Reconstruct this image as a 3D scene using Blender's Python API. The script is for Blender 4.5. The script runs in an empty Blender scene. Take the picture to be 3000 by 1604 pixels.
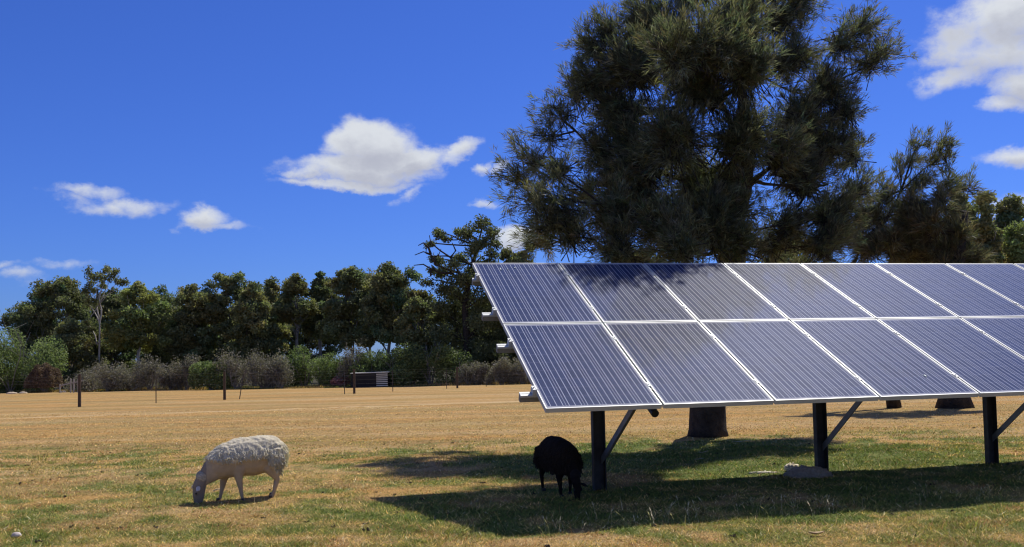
import bpy, math, random
import numpy as np
from mathutils import Vector, Matrix

C = bpy.context.scene.collection
PI = math.pi
R = math.radians

# ------------------------------------------------------------------ camera
F, CY = 2768.0, 900.0                       # focal length and principal row, in pixels of the 3000 px wide photograph
PITCH, ROLL = R(2.83), R(-1.23)
CAM = np.array([0.0, 0.0, 1.35])
_f = np.array([0, math.cos(PITCH), math.sin(PITCH)])
_r0 = np.array([1.0, 0, 0]); _u0 = np.array([0, -math.sin(PITCH), math.cos(PITCH)])
_r = math.cos(ROLL) * _r0 + math.sin(ROLL) * _u0
_u = -math.sin(ROLL) * _r0 + math.cos(ROLL) * _u0
cd = bpy.data.cameras.new("camera")
cd.sensor_width = 36.0; cd.lens = F / 3000 * 36.0
cd.shift_y = (CY - 802) / 3000.0
cd.clip_start = 0.1; cd.clip_end = 3000
cam = bpy.data.objects.new("camera", cd); C.objects.link(cam)
cam.matrix_world = Matrix(((_r[0], _u[0], -_f[0], CAM[0]), (_r[1], _u[1], -_f[1], CAM[1]),
                           (_r[2], _u[2], -_f[2], CAM[2]), (0, 0, 0, 1)))
bpy.context.scene.camera = cam

def ray(px, py):
    d = _f + (px - 1500) / F * _r - (py - CY) / F * _u
    return d

def at(px, py, Y):
    """world point seen at photo pixel (px, py) at depth y = Y"""
    d = ray(px, py)
    return CAM + d * (Y / d[1])

def gz(x, y):
    """terrain height: level near, falling gently away beyond, level again at the far side"""
    y = np.asarray(y, float)
    t = np.clip(y - 12.0, 0, 98)
    return -0.0145 * (t - 3.0 * (1 - np.exp(-t / 3.0)))

def hit(px, py):
    d = ray(px, py); lo, hi = 3.0, 400.0
    f = lambda Y: (CAM + d * (Y / d[1]))[2] - float(gz(0, Y))
    for _ in range(60):
        mid = (lo + hi) / 2
        if f(mid) > 0: lo = mid
        else: hi = mid
    return CAM + d * (lo / d[1])

# ------------------------------------------------------------------ light
SUN = np.array([0.41, 0.60, 1.0]); SUN = SUN / np.linalg.norm(SUN)      # towards the sun
sun_el = math.asin(SUN[2]); sun_az = math.atan2(SUN[0], SUN[1])
sl = bpy.data.lights.new("sun", "SUN"); sl.energy = 4.9; sl.angle = R(0.53); sl.color = (1.0, 0.95, 0.86)
so = bpy.data.objects.new("sun", sl); C.objects.link(so)
so.rotation_euler = Vector(SUN.tolist()).to_track_quat('Z', 'Y').to_euler()
so.location = (10, 12, 30)

class NT:
    """small helper to write node expressions"""
    def __init__(s, tree): s.t = tree; s.n = tree.nodes; s.l = tree.links
    def new(s, typ, **kw):
        n = s.n.new(typ)
        for k, v in kw.items(): setattr(n, k, v)
        return n
    def put(s, sock, v):
        if isinstance(v, bpy.types.NodeSocket): s.l.new(v, sock)
        elif v is not None:
            if isinstance(v, (tuple, list)) and len(v) == 3 and sock.type == 'RGBA': v = (*v, 1)
            sock.default_value = v
    def m(s, op, a, b=None, c=None, clamp=False):
        n = s.new('ShaderNodeMath', operation=op, use_clamp=clamp)
        s.put(n.inputs[0], a)
        if b is not None: s.put(n.inputs[1], b)
        if c is not None: s.put(n.inputs[2], c)
        return n.outputs[0]
    def mix(s, f, a, b, blend='MIX'):
        n = s.new('ShaderNodeMix', data_type='RGBA', blend_type=blend)
        s.put(n.inputs['Factor'], f); s.put(n.inputs[6], a); s.put(n.inputs[7], b)
        return n.outputs[2]
    def noise(s, vec, scale, detail=4, rough=0.55, dist=0.0, out=0, dim='3D'):
        n = s.new('ShaderNodeTexNoise', noise_dimensions=dim)
        if vec is not None: s.put(n.inputs['Vector'], vec)
        n.inputs['Scale'].default_value = scale; n.inputs['Detail'].default_value = detail
        n.inputs['Roughness'].default_value = rough; n.inputs['Distortion'].default_value = dist
        return n.outputs[out]
    def ramp(s, f, stops):
        n = s.new('ShaderNodeValToRGB'); e = n.color_ramp.elements
        while len(e) < len(stops): e.new(0.5)
        for i, (p, c) in enumerate(stops):
            e[i].position = p; e[i].color = (*c, 1) if len(c) == 3 else c
        s.put(n.inputs[0], f); return n.outputs[0]
    def sstep(s, v, a, b):
        n = s.new('ShaderNodeMapRange', interpolation_type='SMOOTHSTEP')
        s.put(n.inputs[0], v); n.inputs[1].default_value = a; n.inputs[2].default_value = b
        return n.outputs[0]
    def scale(s, v, k):
        n = s.new('ShaderNodeVectorMath', operation='MULTIPLY'); s.put(n.inputs[0], v)
        n.inputs[1].default_value = k if isinstance(k, tuple) else (k, k, k); return n.outputs[0]

# ------------------------------------------------------------------ world: sky and clouds
W = bpy.data.worlds.new("World"); bpy.context.scene.world = W; W.use_nodes = True
W.node_tree.nodes.clear(); w = NT(W.node_tree)
sky = w.new('ShaderNodeTexSky', sky_type='NISHITA', sun_disc=False)
sky.sun_elevation = sun_el; sky.sun_rotation = sun_az
sky.air_density = 1.0; sky.dust_density = 0.25; sky.ozone_density = 3.0; sky.altitude = 0
skyc = w.mix(1.0, sky.outputs[0], (0.275, 0.465, 1.10), 'MULTIPLY')
tc = w.new('ShaderNodeTexCoord'); sp = w.new('ShaderNodeSeparateXYZ'); w.l.new(tc.outputs['Generated'], sp.inputs[0])
az = w.m('ARCTAN2', sp.outputs[0], sp.outputs[1]); el = w.m('ARCSINE', sp.outputs[2])
cb = w.new('ShaderNodeCombineXYZ'); w.l.new(az, cb.inputs[0]); w.l.new(w.m('MULTIPLY', el, 1.35), cb.inputs[1])
P = cb.outputs[0]
n1 = w.noise(P, 9, 7, 0.6); n2 = w.noise(w.scale(P, (1, 1.0, 1)), 26, 5, 0.6); nc = w.noise(P, 14, 3, 0.5, out=1)
n3 = w.noise(P, 42, 5, 0.65, out=1); sp3 = w.new('ShaderNodeSeparateColor'); w.l.new(n3, sp3.inputs[0])
wx = w.m('ADD', w.m('ADD', az, w.m('MULTIPLY', w.m('SUBTRACT', n1, 0.5), 0.06)), w.m('MULTIPLY', w.m('SUBTRACT', sp3.outputs[0], 0.5), 0.022))
spn = w.new('ShaderNodeSeparateColor'); w.l.new(nc, spn.inputs[0])
wy = w.m('ADD', el, w.m('MULTIPLY', w.m('SUBTRACT', spn.outputs[1], 0.5), 0.035))
wy = w.m('ADD', wy, w.m('MULTIPLY', w.m('SUBTRACT', sp3.outputs[1], 0.5), 0.016))

def azel(px, py):
    d = ray(px, py); d = d / np.linalg.norm(d)
    return math.atan2(d[0], d[1]), math.asin(d[2])
# each blob: centre and half axes in photo pixels, tilt, weight
clouds = [
    (1085, 425, 140, 72, 0, .9), (1060, 490, 215, 52, 0, .85), (900, 505, 85, 26, 6, .75), (1200, 470, 120, 42, 10, .9),
    (1345, 443, 78, 28, 20, .75), (1010, 540, 190, 18, 0, .8),
    (1195, 565, 75, 16, 22, .5), (1400, 498, 40, 17, 0, .62), (1430, 583, 50, 16, 0, .6), (1465, 497, 30, 14, 0, .6),
    (265, 560, 95, 26, 0, .62), (340, 600, 150, 30, 5, .68), (230, 585, 75, 20, 0, .5), (455, 605, 55, 22, 10, .5),
    (615, 630, 75, 36, 0, .7), (640, 655, 110, 18, 0, .6), (170, 785, 85, 20, 5, .5), (80, 830, 60, 24, 0, .46), (5, 795, 45, 16, 0, .46),
    (2900, 130, 150, 95, -10, .78), (2960, 40, 170, 80, 0, .85), (2820, 215, 110, 40, 15, .7), (3040, 230, 120, 60, 0, .8),
    (2940, 310, 90, 30, 5, .7), (2980, 470, 90, 32, 0, .85), (2975, 610, 80, 45, 0, .6), (1515, 705, 75, 36, 10, .85), (2950, 720, 90, 50, 0, .6),
]
clouds += [(-900, 300, 330, 120, 0, 1), (-500, 620, 160, 50, 0, .8), (3900, 350, 400, 130, 0, 1), (4300, 700, 260, 60, 0, 1)]
field = None; base_el = None
for (cx, cy, a, b, tilt, wt) in clouds:
    a0, e0 = azel(cx, cy)
    k = 1.45 / F
    ct, st = math.cos(R(tilt)), math.sin(R(tilt))
    dx = w.m('SUBTRACT', wx, a0); dy = w.m('SUBTRACT', wy, e0)
    ux = w.m('DIVIDE', w.m('ADD', w.m('MULTIPLY', dx, ct), w.m('MULTIPLY', dy, st)), a * k)
    uy = w.m('DIVIDE', w.m('SUBTRACT', w.m('MULTIPLY', dy, ct), w.m('MULTIPLY', dx, st)), b * k)
    d2 = w.m('ADD', w.m('MULTIPLY', ux, ux), w.m('MULTIPLY', uy, uy))
    g = w.m('MULTIPLY', w.m('MAXIMUM', w.m('SUBTRACT', 1.0, d2), 0.0), wt)
    lowside = w.m('MULTIPLY', g, w.m('SUBTRACT', 0.35, uy))
    field = g if field is None else w.m('MAXIMUM', field, g)
    base_el = lowside if base_el is None else w.m('MAXIMUM', base_el, lowside)
# unseen cloud added overhead and behind the camera, to whiten the blue fill
away = w.m('MULTIPLY', w.sstep(w.m('MULTIPLY', sp.outputs[1], -1.0), 0.1, 0.5), w.sstep(el, 0.1, 0.3))
hi = w.m('MULTIPLY', w.sstep(w.noise(tc.outputs['Generated'], 3.2, 5, 0.6), 0.43, 0.60), w.m('MAXIMUM', w.sstep(el, 1.02, 1.2), away))
dens = w.m('ADD', field, w.m('MULTIPLY', w.m('SUBTRACT', n2, 0.5), 0.8))
dens = w.m('ADD', dens, w.m('MULTIPLY', w.m('SUBTRACT', n1, 0.5), 0.75))
body = w.sstep(dens, 0.26, 0.80)
body = w.m('MULTIPLY', body, w.sstep(field, 0.02, 0.2))
body = w.m('MULTIPLY', body, w.m('MINIMUM', w.m('ADD', 0.22, w.m('MULTIPLY', field, 1.5)), 0.97))
body = w.m('MAXIMUM', body, w.m('MULTIPLY', hi, 0.42))
shade = w.sstep(w.m('ADD', base_el, w.m('MULTIPLY', w.m('ADD', w.m('SUBTRACT', n1, 0.5), w.m('MULTIPLY', w.m('SUBTRACT', n2, 0.5), 0.8)), 0.9)), 0.10, 0.75)
ccol = w.mix(shade, (7.2, 7.5, 7.9), (4.7, 4.9, 5.7))
tot = w.mix(body, skyc, ccol)
bg = w.new('ShaderNodeBackground'); w.l.new(tot, bg.inputs[0]); bg.inputs[1].default_value = 0.1
wo = w.new('ShaderNodeOutputWorld'); w.l.new(bg.outputs[0], wo.inputs[0])

vs = bpy.context.scene.view_settings
vs.view_transform = 'Standard'; vs.look = 'None'; vs.exposure = 0.0; vs.gamma = 1.0
cy_ = bpy.context.scene.cycles
cy_.filter_width = 1.2; cy_.max_bounces = 6; cy_.diffuse_bounces = 3; cy_.glossy_bounces = 3; cy_.transmission_bounces = 4; cy_.transparent_max_bounces = 6

# ------------------------------------------------------------------ materials
def mat(name):
    m = bpy.data.materials.new(name); m.use_nodes = True
    m.node_tree.nodes.clear(); return m, NT(m.node_tree)
def out(t, sh):
    o = t.new('ShaderNodeOutputMaterial'); t.l.new(sh, o.inputs[0])
def bump(t, h, strength=0.5, dist=0.02):
    b = t.new('ShaderNodeBump'); b.inputs['Strength'].default_value = strength
    b.inputs['Distance'].default_value = dist; t.put(b.inputs['Height'], h); return b.outputs[0]
def pbr(t, col, rough=0.8, metal=0.0, spec=0.3, normal=None):
    p = t.new('ShaderNodeBsdfPrincipled')
    t.put(p.inputs['Base Color'], col); t.put(p.inputs['Roughness'], rough); t.put(p.inputs['Metallic'], metal)
    p.inputs['Specular IOR Level'].default_value = spec
    if normal is not None: t.l.new(normal, p.inputs['Normal'])
    return p.outputs[0]
def simple(name, col, rough=0.8, metal=0.0, spec=0.3, var=0.25, scale=8, bstr=0.3, bdist=0.01):
    m, t = mat(name)
    co = t.new('ShaderNodeTexCoord').outputs['Object']
    n = t.noise(co, scale, 5, 0.6)
    lo = tuple(c * (1 - var) for c in col); hi = tuple(min(1, c * (1 + var)) for c in col)
    c = t.ramp(n, [(0.3, lo), (0.7, hi)])
    out(t, pbr(t, c, rough, metal, spec, bump(t, t.noise(co, scale * 4, 4, 0.6), bstr, bdist))); return m
def leafmat(name, col, trans=0.3, rough=0.6):
    """foliage: each leaf takes its own tint from the mesh attribute"""
    m, t = mat(name)
    a = t.new('ShaderNodeAttribute', attribute_name='tint').outputs[0]
    c = t.mix(1.0, col, a, 'MULTIPLY')
    d = pbr(t, c, rough, 0, 0.22)
    tr = t.new('ShaderNodeBsdfTranslucent'); t.put(tr.inputs[0], t.mix(1.0, c, (1.0, 1.15, 0.72), 'MULTIPLY'))
    mx = t.new('ShaderNodeMixShader'); mx.inputs[0].default_value = trans
    t.l.new(d, mx.inputs[1]); t.l.new(tr.outputs[0], mx.inputs[2]); out(t, mx.outputs[0]); return m

M = {}
M['gum'] = leafmat('gum_leaves', (0.235, 0.235, 0.105), 0.42)
M['gumdark'] = leafmat('dark_gum_leaves', (0.175, 0.188, 0.090), 0.42)
M['gumlight'] = leafmat('light_gum_leaves', (0.29, 0.31, 0.115), 0.42)
M['wattle'] = leafmat('wattle_leaves', (0.225, 0.275, 0.105), 0.40)
M['scrubgreen'] = leafmat('green_scrub', (0.18, 0.225, 0.085), 0.40)
M['scrubgrey'] = leafmat('grey_scrub', (0.25, 0.225, 0.175), 0.3)
M['scrubbrown'] = leafmat('brown_scrub', (0.20, 0.135, 0.09), 0.3)
M['pink'] = leafmat('pink_blossom', (0.50, 0.24, 0.24), 0.35)
M['sheoak'] = leafmat('sheoak_needles', (0.185, 0.180, 0.110), 0.42)
M['sheoakbrown'] = leafmat('brown_sheoak_needles', (0.170, 0.155, 0.095), 0.42)
M['bark'] = simple('dark_bark', (0.055, 0.045, 0.036), 0.95, var=0.5, scale=9, bstr=1.0, bdist=0.04)
M['greybark'] = simple('grey_bark', (0.27, 0.245, 0.21), 0.95, var=0.4, scale=5, bstr=0.8, bdist=0.03)
M['palebark'] = simple('pale_bark', (0.50, 0.46, 0.38), 0.8, var=0.2, scale=3, bstr=0.3)
M['alu'] = simple('aluminium', (0.50, 0.51, 0.50), 0.5, 0.25, 0.4, var=0.06, scale=6, bstr=0.05)
M['galv'] = simple('galvanised_steel', (0.24, 0.225, 0.20), 0.6, 0.2, 0.4, var=0.2, scale=14, bstr=0.1)
M['darksteel'] = simple('dark_steel', (0.060, 0.054, 0.047), 0.7, 0.1, 0.4, var=0.3, scale=12, bstr=0.1)
M['wood'] = simple('weathered_wood', (0.085, 0.062, 0.042), 0.9, var=0.4, scale=20, bstr=0.6)
M['rail'] = simple('grey_timber', (0.34, 0.32, 0.28), 0.9, var=0.2, scale=20, bstr=0.4)
M['wire'] = simple('fence_wire', (0.09, 0.09, 0.085), 0.8, 0.0, 0.4, var=0.1)
M['stone'] = simple('pale_stone', (0.55, 0.47, 0.40), 0.9, var=0.2, scale=30, bstr=0.5)
M['litter'] = simple('dry_leaf', (0.42, 0.30, 0.17), 0.8, var=0.3, scale=30)
M['stick'] = simple('bleached_stick', (0.55, 0.50, 0.40), 0.8, var=0.2, scale=30)
M['dung'] = simple('dark_dung', (0.045, 0.032, 0.022), 0.95, var=0.3, scale=60)
M['tin'] = simple('pale_metal_sheet', (0.62, 0.64, 0.56), 0.5, 0.2, 0.4, var=0.1, scale=3)
M['black'] = simple('dark_shed_wall', (0.018, 0.018, 0.018), 0.8, var=0.2, scale=3)
M['plastic'] = simple('black_plastic', (0.02, 0.02, 0.02), 0.5, var=0.1)

# ------------------------------------------------------------------ mesh helpers
def mesh_obj(name, V, Fc, material, parent=None, origin=None, cols=None, smooth=False, mats=None, midx=None):
    """V: n x 3 world coordinates, Fc: faces (array of k-gons or list). Linked as one object; origin at parent's location."""
    V = np.asarray(V, float)
    o0 = np.array(parent.location) if parent is not None else (np.array(origin, float) if origin is not None else np.zeros(3))
    if parent is not None and parent.parent is not None: o0 = o0 + np.array(parent.parent.location)
    me = bpy.data.meshes.new(name)
    V = V - o0
    if isinstance(Fc, np.ndarray):
        k = Fc.shape[1]; nf = len(Fc)
        me.vertices.add(len(V)); me.vertices.foreach_set('co', V.ravel())
        me.loops.add(nf * k); me.loops.foreach_set('vertex_index', Fc.ravel().astype(np.int32))
        me.polygons.add(nf); me.polygons.foreach_set('loop_start', np.arange(0, nf * k, k, dtype=np.int32))
        try: me.polygons.foreach_set('loop_total', np.full(nf, k, dtype=np.int32))
        except Exception: pass
        me.update(calc_edges=True)
    else:
        me.from_pydata(V.tolist(), [], [list(f) for f in Fc]); me.update()
    if cols is not None:
        c4 = np.ones((len(V), 4), np.float32); c4[:, :3] = cols
        a = me.color_attributes.new('tint', 'FLOAT_COLOR', 'POINT'); a.data.foreach_set('color', c4.ravel())
    for m_ in (mats or [material]): me.materials.append(m_)
    if midx is not None: me.polygons.foreach_set('material_index', np.asarray(midx, np.int32))
    if smooth: me.polygons.foreach_set('use_smooth', np.ones(len(me.polygons), bool))
    o = bpy.data.objects.new(name, me); C.objects.link(o)
    if parent is not None: o.parent = parent
    else: o.location = o0
    return o

def thing(name, loc, label, cat, group=None):
    o = bpy.data.objects.new(name, None); C.objects.link(o); o.location = [float(v) for v in loc]
    o.empty_display_size = 0.2
    o['label'] = label; o['category'] = cat
    if group: o['group'] = group
    return o
def tag(o, label, cat, group=None, kind=None):
    o['label'] = label; o['category'] = cat
    if group: o['group'] = group
    if kind: o['kind'] = kind
    return o

class MB:
    """collects simple solids into one mesh"""
    def __init__(s): s.v = []; s.f = []; s.n = 0
    def add(s, V, Fs):
        s.v.append(np.asarray(V, float)); s.f += [[i + s.n for i in f] for f in Fs]; s.n += len(V)
    def box(s, o, a, b, c):
        """box from corner o along the edge vectors a, b, c"""
        o, a, b, c = (np.asarray(q, float) for q in (o, a, b, c))
        V = [o, o + a, o + a + b, o + b, o + c, o + a + c, o + a + b + c, o + b + c]
        s.add(V, [(0, 3, 2, 1), (4, 5, 6, 7), (0, 1, 5, 4), (1, 2, 6, 5), (2, 3, 7, 6), (3, 0, 4, 7)])
    def tube(s, pts, rad, k=6, cap=True):
        pts = np.asarray(pts, float); rad = np.broadcast_to(rad, (len(pts),)); V = []
        for i, p in enumerate(pts):
            d = pts[min(i + 1, len(pts) - 1)] - pts[max(i - 1, 0)]
            d = d / (np.linalg.norm(d) + 1e-9)
            ref = np.array([0, 0, 1.0]) if abs(d[2]) < 0.9 else np.array([1.0, 0, 0])
            a = np.cross(d, ref); a /= np.linalg.norm(a); b = np.cross(d, a)
            for j in range(k):
                t = 2 * PI * j / k; V.append(p + rad[i] * (math.cos(t) * a + math.sin(t) * b))
        Fs = [(i * k + j, i * k + (j + 1) % k, (i + 1) * k + (j + 1) % k, (i + 1) * k + j)
              for i in range(len(pts) - 1) for j in range(k)]
        if cap: Fs += [tuple(range(k))[::-1], tuple((len(pts) - 1) * k + j for j in range(k))]
        s.add(V, Fs)
    def build(s, name, material, parent=None, origin=None, smooth=False):
        return mesh_obj(name, np.concatenate(s.v), s.f, material, parent, origin, smooth=smooth)

rng = np.random.default_rng(7)
_tab = np.random.default_rng(11).random((256, 256))
def vnoise(x, y, s):
    """smooth value noise 0..1 on world x, y"""
    x = np.asarray(x, float) / s + 100; y = np.asarray(y, float) / s + 100
    xi = np.floor(x).astype(int); yi = np.floor(y).astype(int); fx = x - xi; fy = y - yi
    fx = fx * fx * (3 - 2 * fx); fy = fy * fy * (3 - 2 * fy)
    g = lambda a, b: _tab[a % 256, b % 256]
    return (g(xi, yi) * (1 - fx) + g(xi + 1, yi) * fx) * (1 - fy) + (g(xi, yi + 1) * (1 - fx) + g(xi + 1, yi + 1) * fx) * fy
def fbm(x, y, s): return (vnoise(x, y, s) + .5 * vnoise(x, y, s / 2.1) + .25 * vnoise(x, y, s / 4.3)) / 1.75

# ------------------------------------------------------------------ ground
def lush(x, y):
    """how green the grass is: damp turf under the tree and the array, there also deepening its shade, thin green in the near paddock, straw beyond"""
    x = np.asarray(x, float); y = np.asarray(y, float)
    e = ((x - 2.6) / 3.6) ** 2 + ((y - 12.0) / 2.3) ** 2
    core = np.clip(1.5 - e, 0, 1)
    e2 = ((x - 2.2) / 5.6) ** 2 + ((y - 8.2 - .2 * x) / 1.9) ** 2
    array_shade_turf = np.clip(1.3 - e2, 0, 1) * 0.8  # turf zone laid along the array's shadow, its green also deepening that shade
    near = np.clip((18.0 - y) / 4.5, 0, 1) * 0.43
    base = np.maximum(np.maximum(core, array_shade_turf), near)
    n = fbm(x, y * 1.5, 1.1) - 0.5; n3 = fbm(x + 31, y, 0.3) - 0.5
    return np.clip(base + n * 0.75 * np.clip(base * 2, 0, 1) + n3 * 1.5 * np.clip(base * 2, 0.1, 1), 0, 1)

def under(x, y):
    """fine height of the turf"""
    amp = np.clip((30 - np.asarray(y, float)) / 15, 0, 1)
    return gz(x, y) + amp * (0.05 * (fbm(x, y, 1.1) - 0.5) + 0.02 * (fbm(x + 9, y, 0.25) - 0.5))

ys = [-8.0]
while ys[-1] < 600: ys.append(ys[-1] + (0.5 if ys[-1] < 5.5 else max(0.07, 0.011 * (ys[-1] - 2.0)) if ys[-1] < 60 else 0.05 * ys[-1]))
ys = np.array(ys); nx = 360
tt = np.linspace(-1, 1, nx)
GX, GY = [], []
for y in ys:
    half = 9 + 0.75 * max(y, 0); cx_ = 1.0
    GX.append(cx_ + tt * half * (1 + 0.8 * np.abs(tt) ** 6)); GY.append(np.full(nx, y))
GX = np.array(GX); GY = np.array(GY); GZ = under(GX, GY)
ny = len(ys)
idx = np.arange(nx * ny).reshape(ny, nx)
quads = np.stack([idx[:-1, :-1], idx[:-1, 1:], idx[1:, 1:], idx[1:, :-1]], -1).reshape(-1, 4)
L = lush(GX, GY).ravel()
m, t = mat('paddock_ground')
at_ = t.new('ShaderNodeAttribute', attribute_name='tint'); sep = t.new('ShaderNodeSeparateColor'); t.l.new(at_.outputs[0], sep.inputs[0])
pos = t.new('ShaderNodeNewGeometry').outputs['Position']
na = t.noise(pos, 0.35, 5, 0.6); nb = t.noise(pos, 3.5, 6, 0.65); ncz = t.noise(pos, 28, 5, 0.7); nd = t.noise(t.scale(pos, (0.16, 1.1, 1)), 0.9, 5, 0.62)
straw = t.ramp(ncz, [(0.30, (0.15, 0.09, 0.036)), (0.5, (0.37, 0.24, 0.095)), (0.70, (0.56, 0.39, 0.175))])
straw = t.mix(t.sstep(nd, 0.35, 0.66), straw, (0.46, 0.262, 0.085))
ne = t.noise(t.scale(pos, (0.05, 0.55, 1)), 1.0, 6, 0.65)
straw = t.mix(t.m('MULTIPLY', t.sstep(na, 0.45, 0.62), 0.5), straw, (0.31, 0.235, 0.085))
straw = t.mix(t.m('MULTIPLY', t.sstep(ne, 0.50, 0.60), 0.55), straw, (0.50, 0.345, 0.17))
straw = t.mix(t.m('MULTIPLY', t.sstep(ne, 0.47, 0.36), 0.6), straw, (0.27, 0.185, 0.072))
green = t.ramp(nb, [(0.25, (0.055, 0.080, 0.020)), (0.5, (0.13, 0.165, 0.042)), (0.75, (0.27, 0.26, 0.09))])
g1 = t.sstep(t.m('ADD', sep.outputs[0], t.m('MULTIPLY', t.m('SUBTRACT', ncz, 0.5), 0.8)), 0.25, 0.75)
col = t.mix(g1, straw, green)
# soil and dead thatch showing through, in small ragged patches
soil = t.m('MULTIPLY', t.sstep(t.m('ADD', nb, t.m('MULTIPLY', ncz, 0.35)), 0.78, 0.95), 0.6)
col = t.mix(soil, col, (0.20, 0.10, 0.045))
tx_ = t.noise(pos, 7.0, 5, 0.7); mot = t.ramp(t.m('ADD', t.m('MULTIPLY', tx_, .6), t.m('MULTIPLY', nb, .4)), [(0.33, (0.66, 0.63, 0.57)), (0.5, (1.0, 1.0, 1.0)), (0.68, (1.28, 1.24, 1.18))])
col = t.mix(1.0, col, mot, 'MULTIPLY')
# vehicle track: worn paler band across the paddock
pA, pB = hit(0, 1228), hit(1250, 1186)
dv = (pB - pA)[:2]; dv = dv / np.linalg.norm(dv); nv = np.array([-dv[1], dv[0]])
sx = t.new('ShaderNodeSeparateXYZ'); t.l.new(pos, sx.inputs[0])
dist = t.m('ADD', t.m('MULTIPLY', sx.outputs[0], float(nv[0])), t.m('MULTIPLY', sx.outputs[1], float(nv[1])))
dist = t.m('SUBTRACT', dist, float(pA[0] * nv[0] + pA[1] * nv[1]))
dist = t.m('ADD', dist, t.m('MULTIPLY', t.m('SUBTRACT', na, 0.5), 3.0))
trk = t.m('SUBTRACT', 1.0, t.sstep(t.m('ABSOLUTE', dist), 0.1, 0.5))
trk2 = t.m('SUBTRACT', 1.0, t.sstep(t.m('ABSOLUTE', t.m('ADD', dist, 3.6)), 0.2, 0.9))
col = t.mix(t.m('MULTIPLY', trk, 0.6), col, (0.62, 0.46, 0.25))
col = t.mix(t.m('MULTIPLY', trk2, 0.4), col, (0.30, 0.23, 0.09))
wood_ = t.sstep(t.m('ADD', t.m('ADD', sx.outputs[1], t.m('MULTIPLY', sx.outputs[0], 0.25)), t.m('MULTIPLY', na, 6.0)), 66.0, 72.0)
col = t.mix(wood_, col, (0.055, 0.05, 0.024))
out(t, pbr(t, col, 0.95, 0, 0.1, bump(t, t.m('ADD', ncz, t.m('MULTIPLY', nb, 0.8)), 0.9, 0.035)))
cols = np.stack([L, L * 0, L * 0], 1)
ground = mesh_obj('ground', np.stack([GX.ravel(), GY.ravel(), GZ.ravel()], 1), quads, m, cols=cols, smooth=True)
ground['kind'] = 'structure'

# ------------------------------------------------------------------ grass blades (stuff)
def blades(n, y0, y1, hmin, hmax, wmin, wmax, lean, power=1.0):
    u = rng.random(n)
    y = 1 / (1 / y0 - u * (1 / y0 - 1 / y1))                       # density falls with distance
    x = (rng.random(n) * 1.16 - 0.58) * y * 1.12 + rng.normal(0, 0.05, n)
    # clump: pull blades toward nearby tuft centres
    cxs = np.round(x / 0.055 + rng.normal(0, .25, n)) * 0.055 + 0.03 * np.sin(y * 91); cys = np.round(y / 0.055) * 0.055 + 0.03 * np.sin(x * 77)
    pull = rng.random(n) < 0.55
    x = np.where(pull, cxs + rng.normal(0, .012, n), x); y = np.where(pull, cys + rng.normal(0, .012, n), y)
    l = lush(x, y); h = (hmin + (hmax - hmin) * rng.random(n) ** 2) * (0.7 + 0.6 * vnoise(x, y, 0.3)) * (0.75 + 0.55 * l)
    a = rng.random(n) * 2 * PI; wd = (wmin + (wmax - wmin) * rng.random(n)) * (y / 8.0) ** 0.8
    th = rng.random(n) * 2 * PI; ln = lean * rng.random(n) ** 0.6
    z = under(x, y) - 0.006
    p0 = np.stack([x - np.cos(a) * wd / 2, y - np.sin(a) * wd / 2, z], 1)
    p1 = np.stack([x + np.cos(a) * wd / 2, y + np.sin(a) * wd / 2, z], 1)
    p2 = np.stack([x + np.cos(th) * h * ln, y + np.sin(th) * h * ln, z + h], 1)
    V = np.stack([p0, p1, p2], 1).reshape(-1, 3)
    gcol_shade = np.clip((l - .75) * 3, 0, 1)[:, None]
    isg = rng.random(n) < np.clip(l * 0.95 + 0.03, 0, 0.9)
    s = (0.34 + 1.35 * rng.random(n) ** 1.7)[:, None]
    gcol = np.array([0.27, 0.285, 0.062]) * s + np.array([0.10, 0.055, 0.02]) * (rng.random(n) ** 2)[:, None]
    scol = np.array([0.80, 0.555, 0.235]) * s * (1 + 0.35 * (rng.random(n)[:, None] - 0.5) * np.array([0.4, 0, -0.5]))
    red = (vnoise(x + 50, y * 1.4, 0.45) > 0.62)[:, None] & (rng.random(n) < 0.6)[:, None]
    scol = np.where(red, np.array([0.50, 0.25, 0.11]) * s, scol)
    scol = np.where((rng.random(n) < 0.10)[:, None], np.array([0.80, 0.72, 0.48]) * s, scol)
    gcol = gcol * (1 - gcol_shade * np.array([.5, .28, .25]))  # lushest blades darkened: the array's deep shade painted into their colour
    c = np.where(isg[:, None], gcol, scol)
    return V, np.repeat(c, 3, 0)
Vs, Cs = [], []
for args in ((520000, 5.6, 13.0, .007, .032, .005, .012, 2.2), (170000, 12.0, 30.0, .012, .035, .006, .013, 1.8), (1400, 6.5, 14, .07, .16, .003, .005, 1.0)):
    v_, c_ = blades(*args); Vs.append(v_); Cs.append(c_)
Vg = np.concatenate(Vs); Cg = np.concatenate(Cs)
gm = leafmat('grass_blades', (1.08, 1.06, 1.0), 0.30, 0.7)
g = mesh_obj('grass', Vg, np.arange(len(Vg)).reshape(-1, 3), gm, cols=Cg)
tag(g, 'short grazed grass, part green and part dried to straw, across the near paddock', 'grass', kind='stuff')

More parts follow.
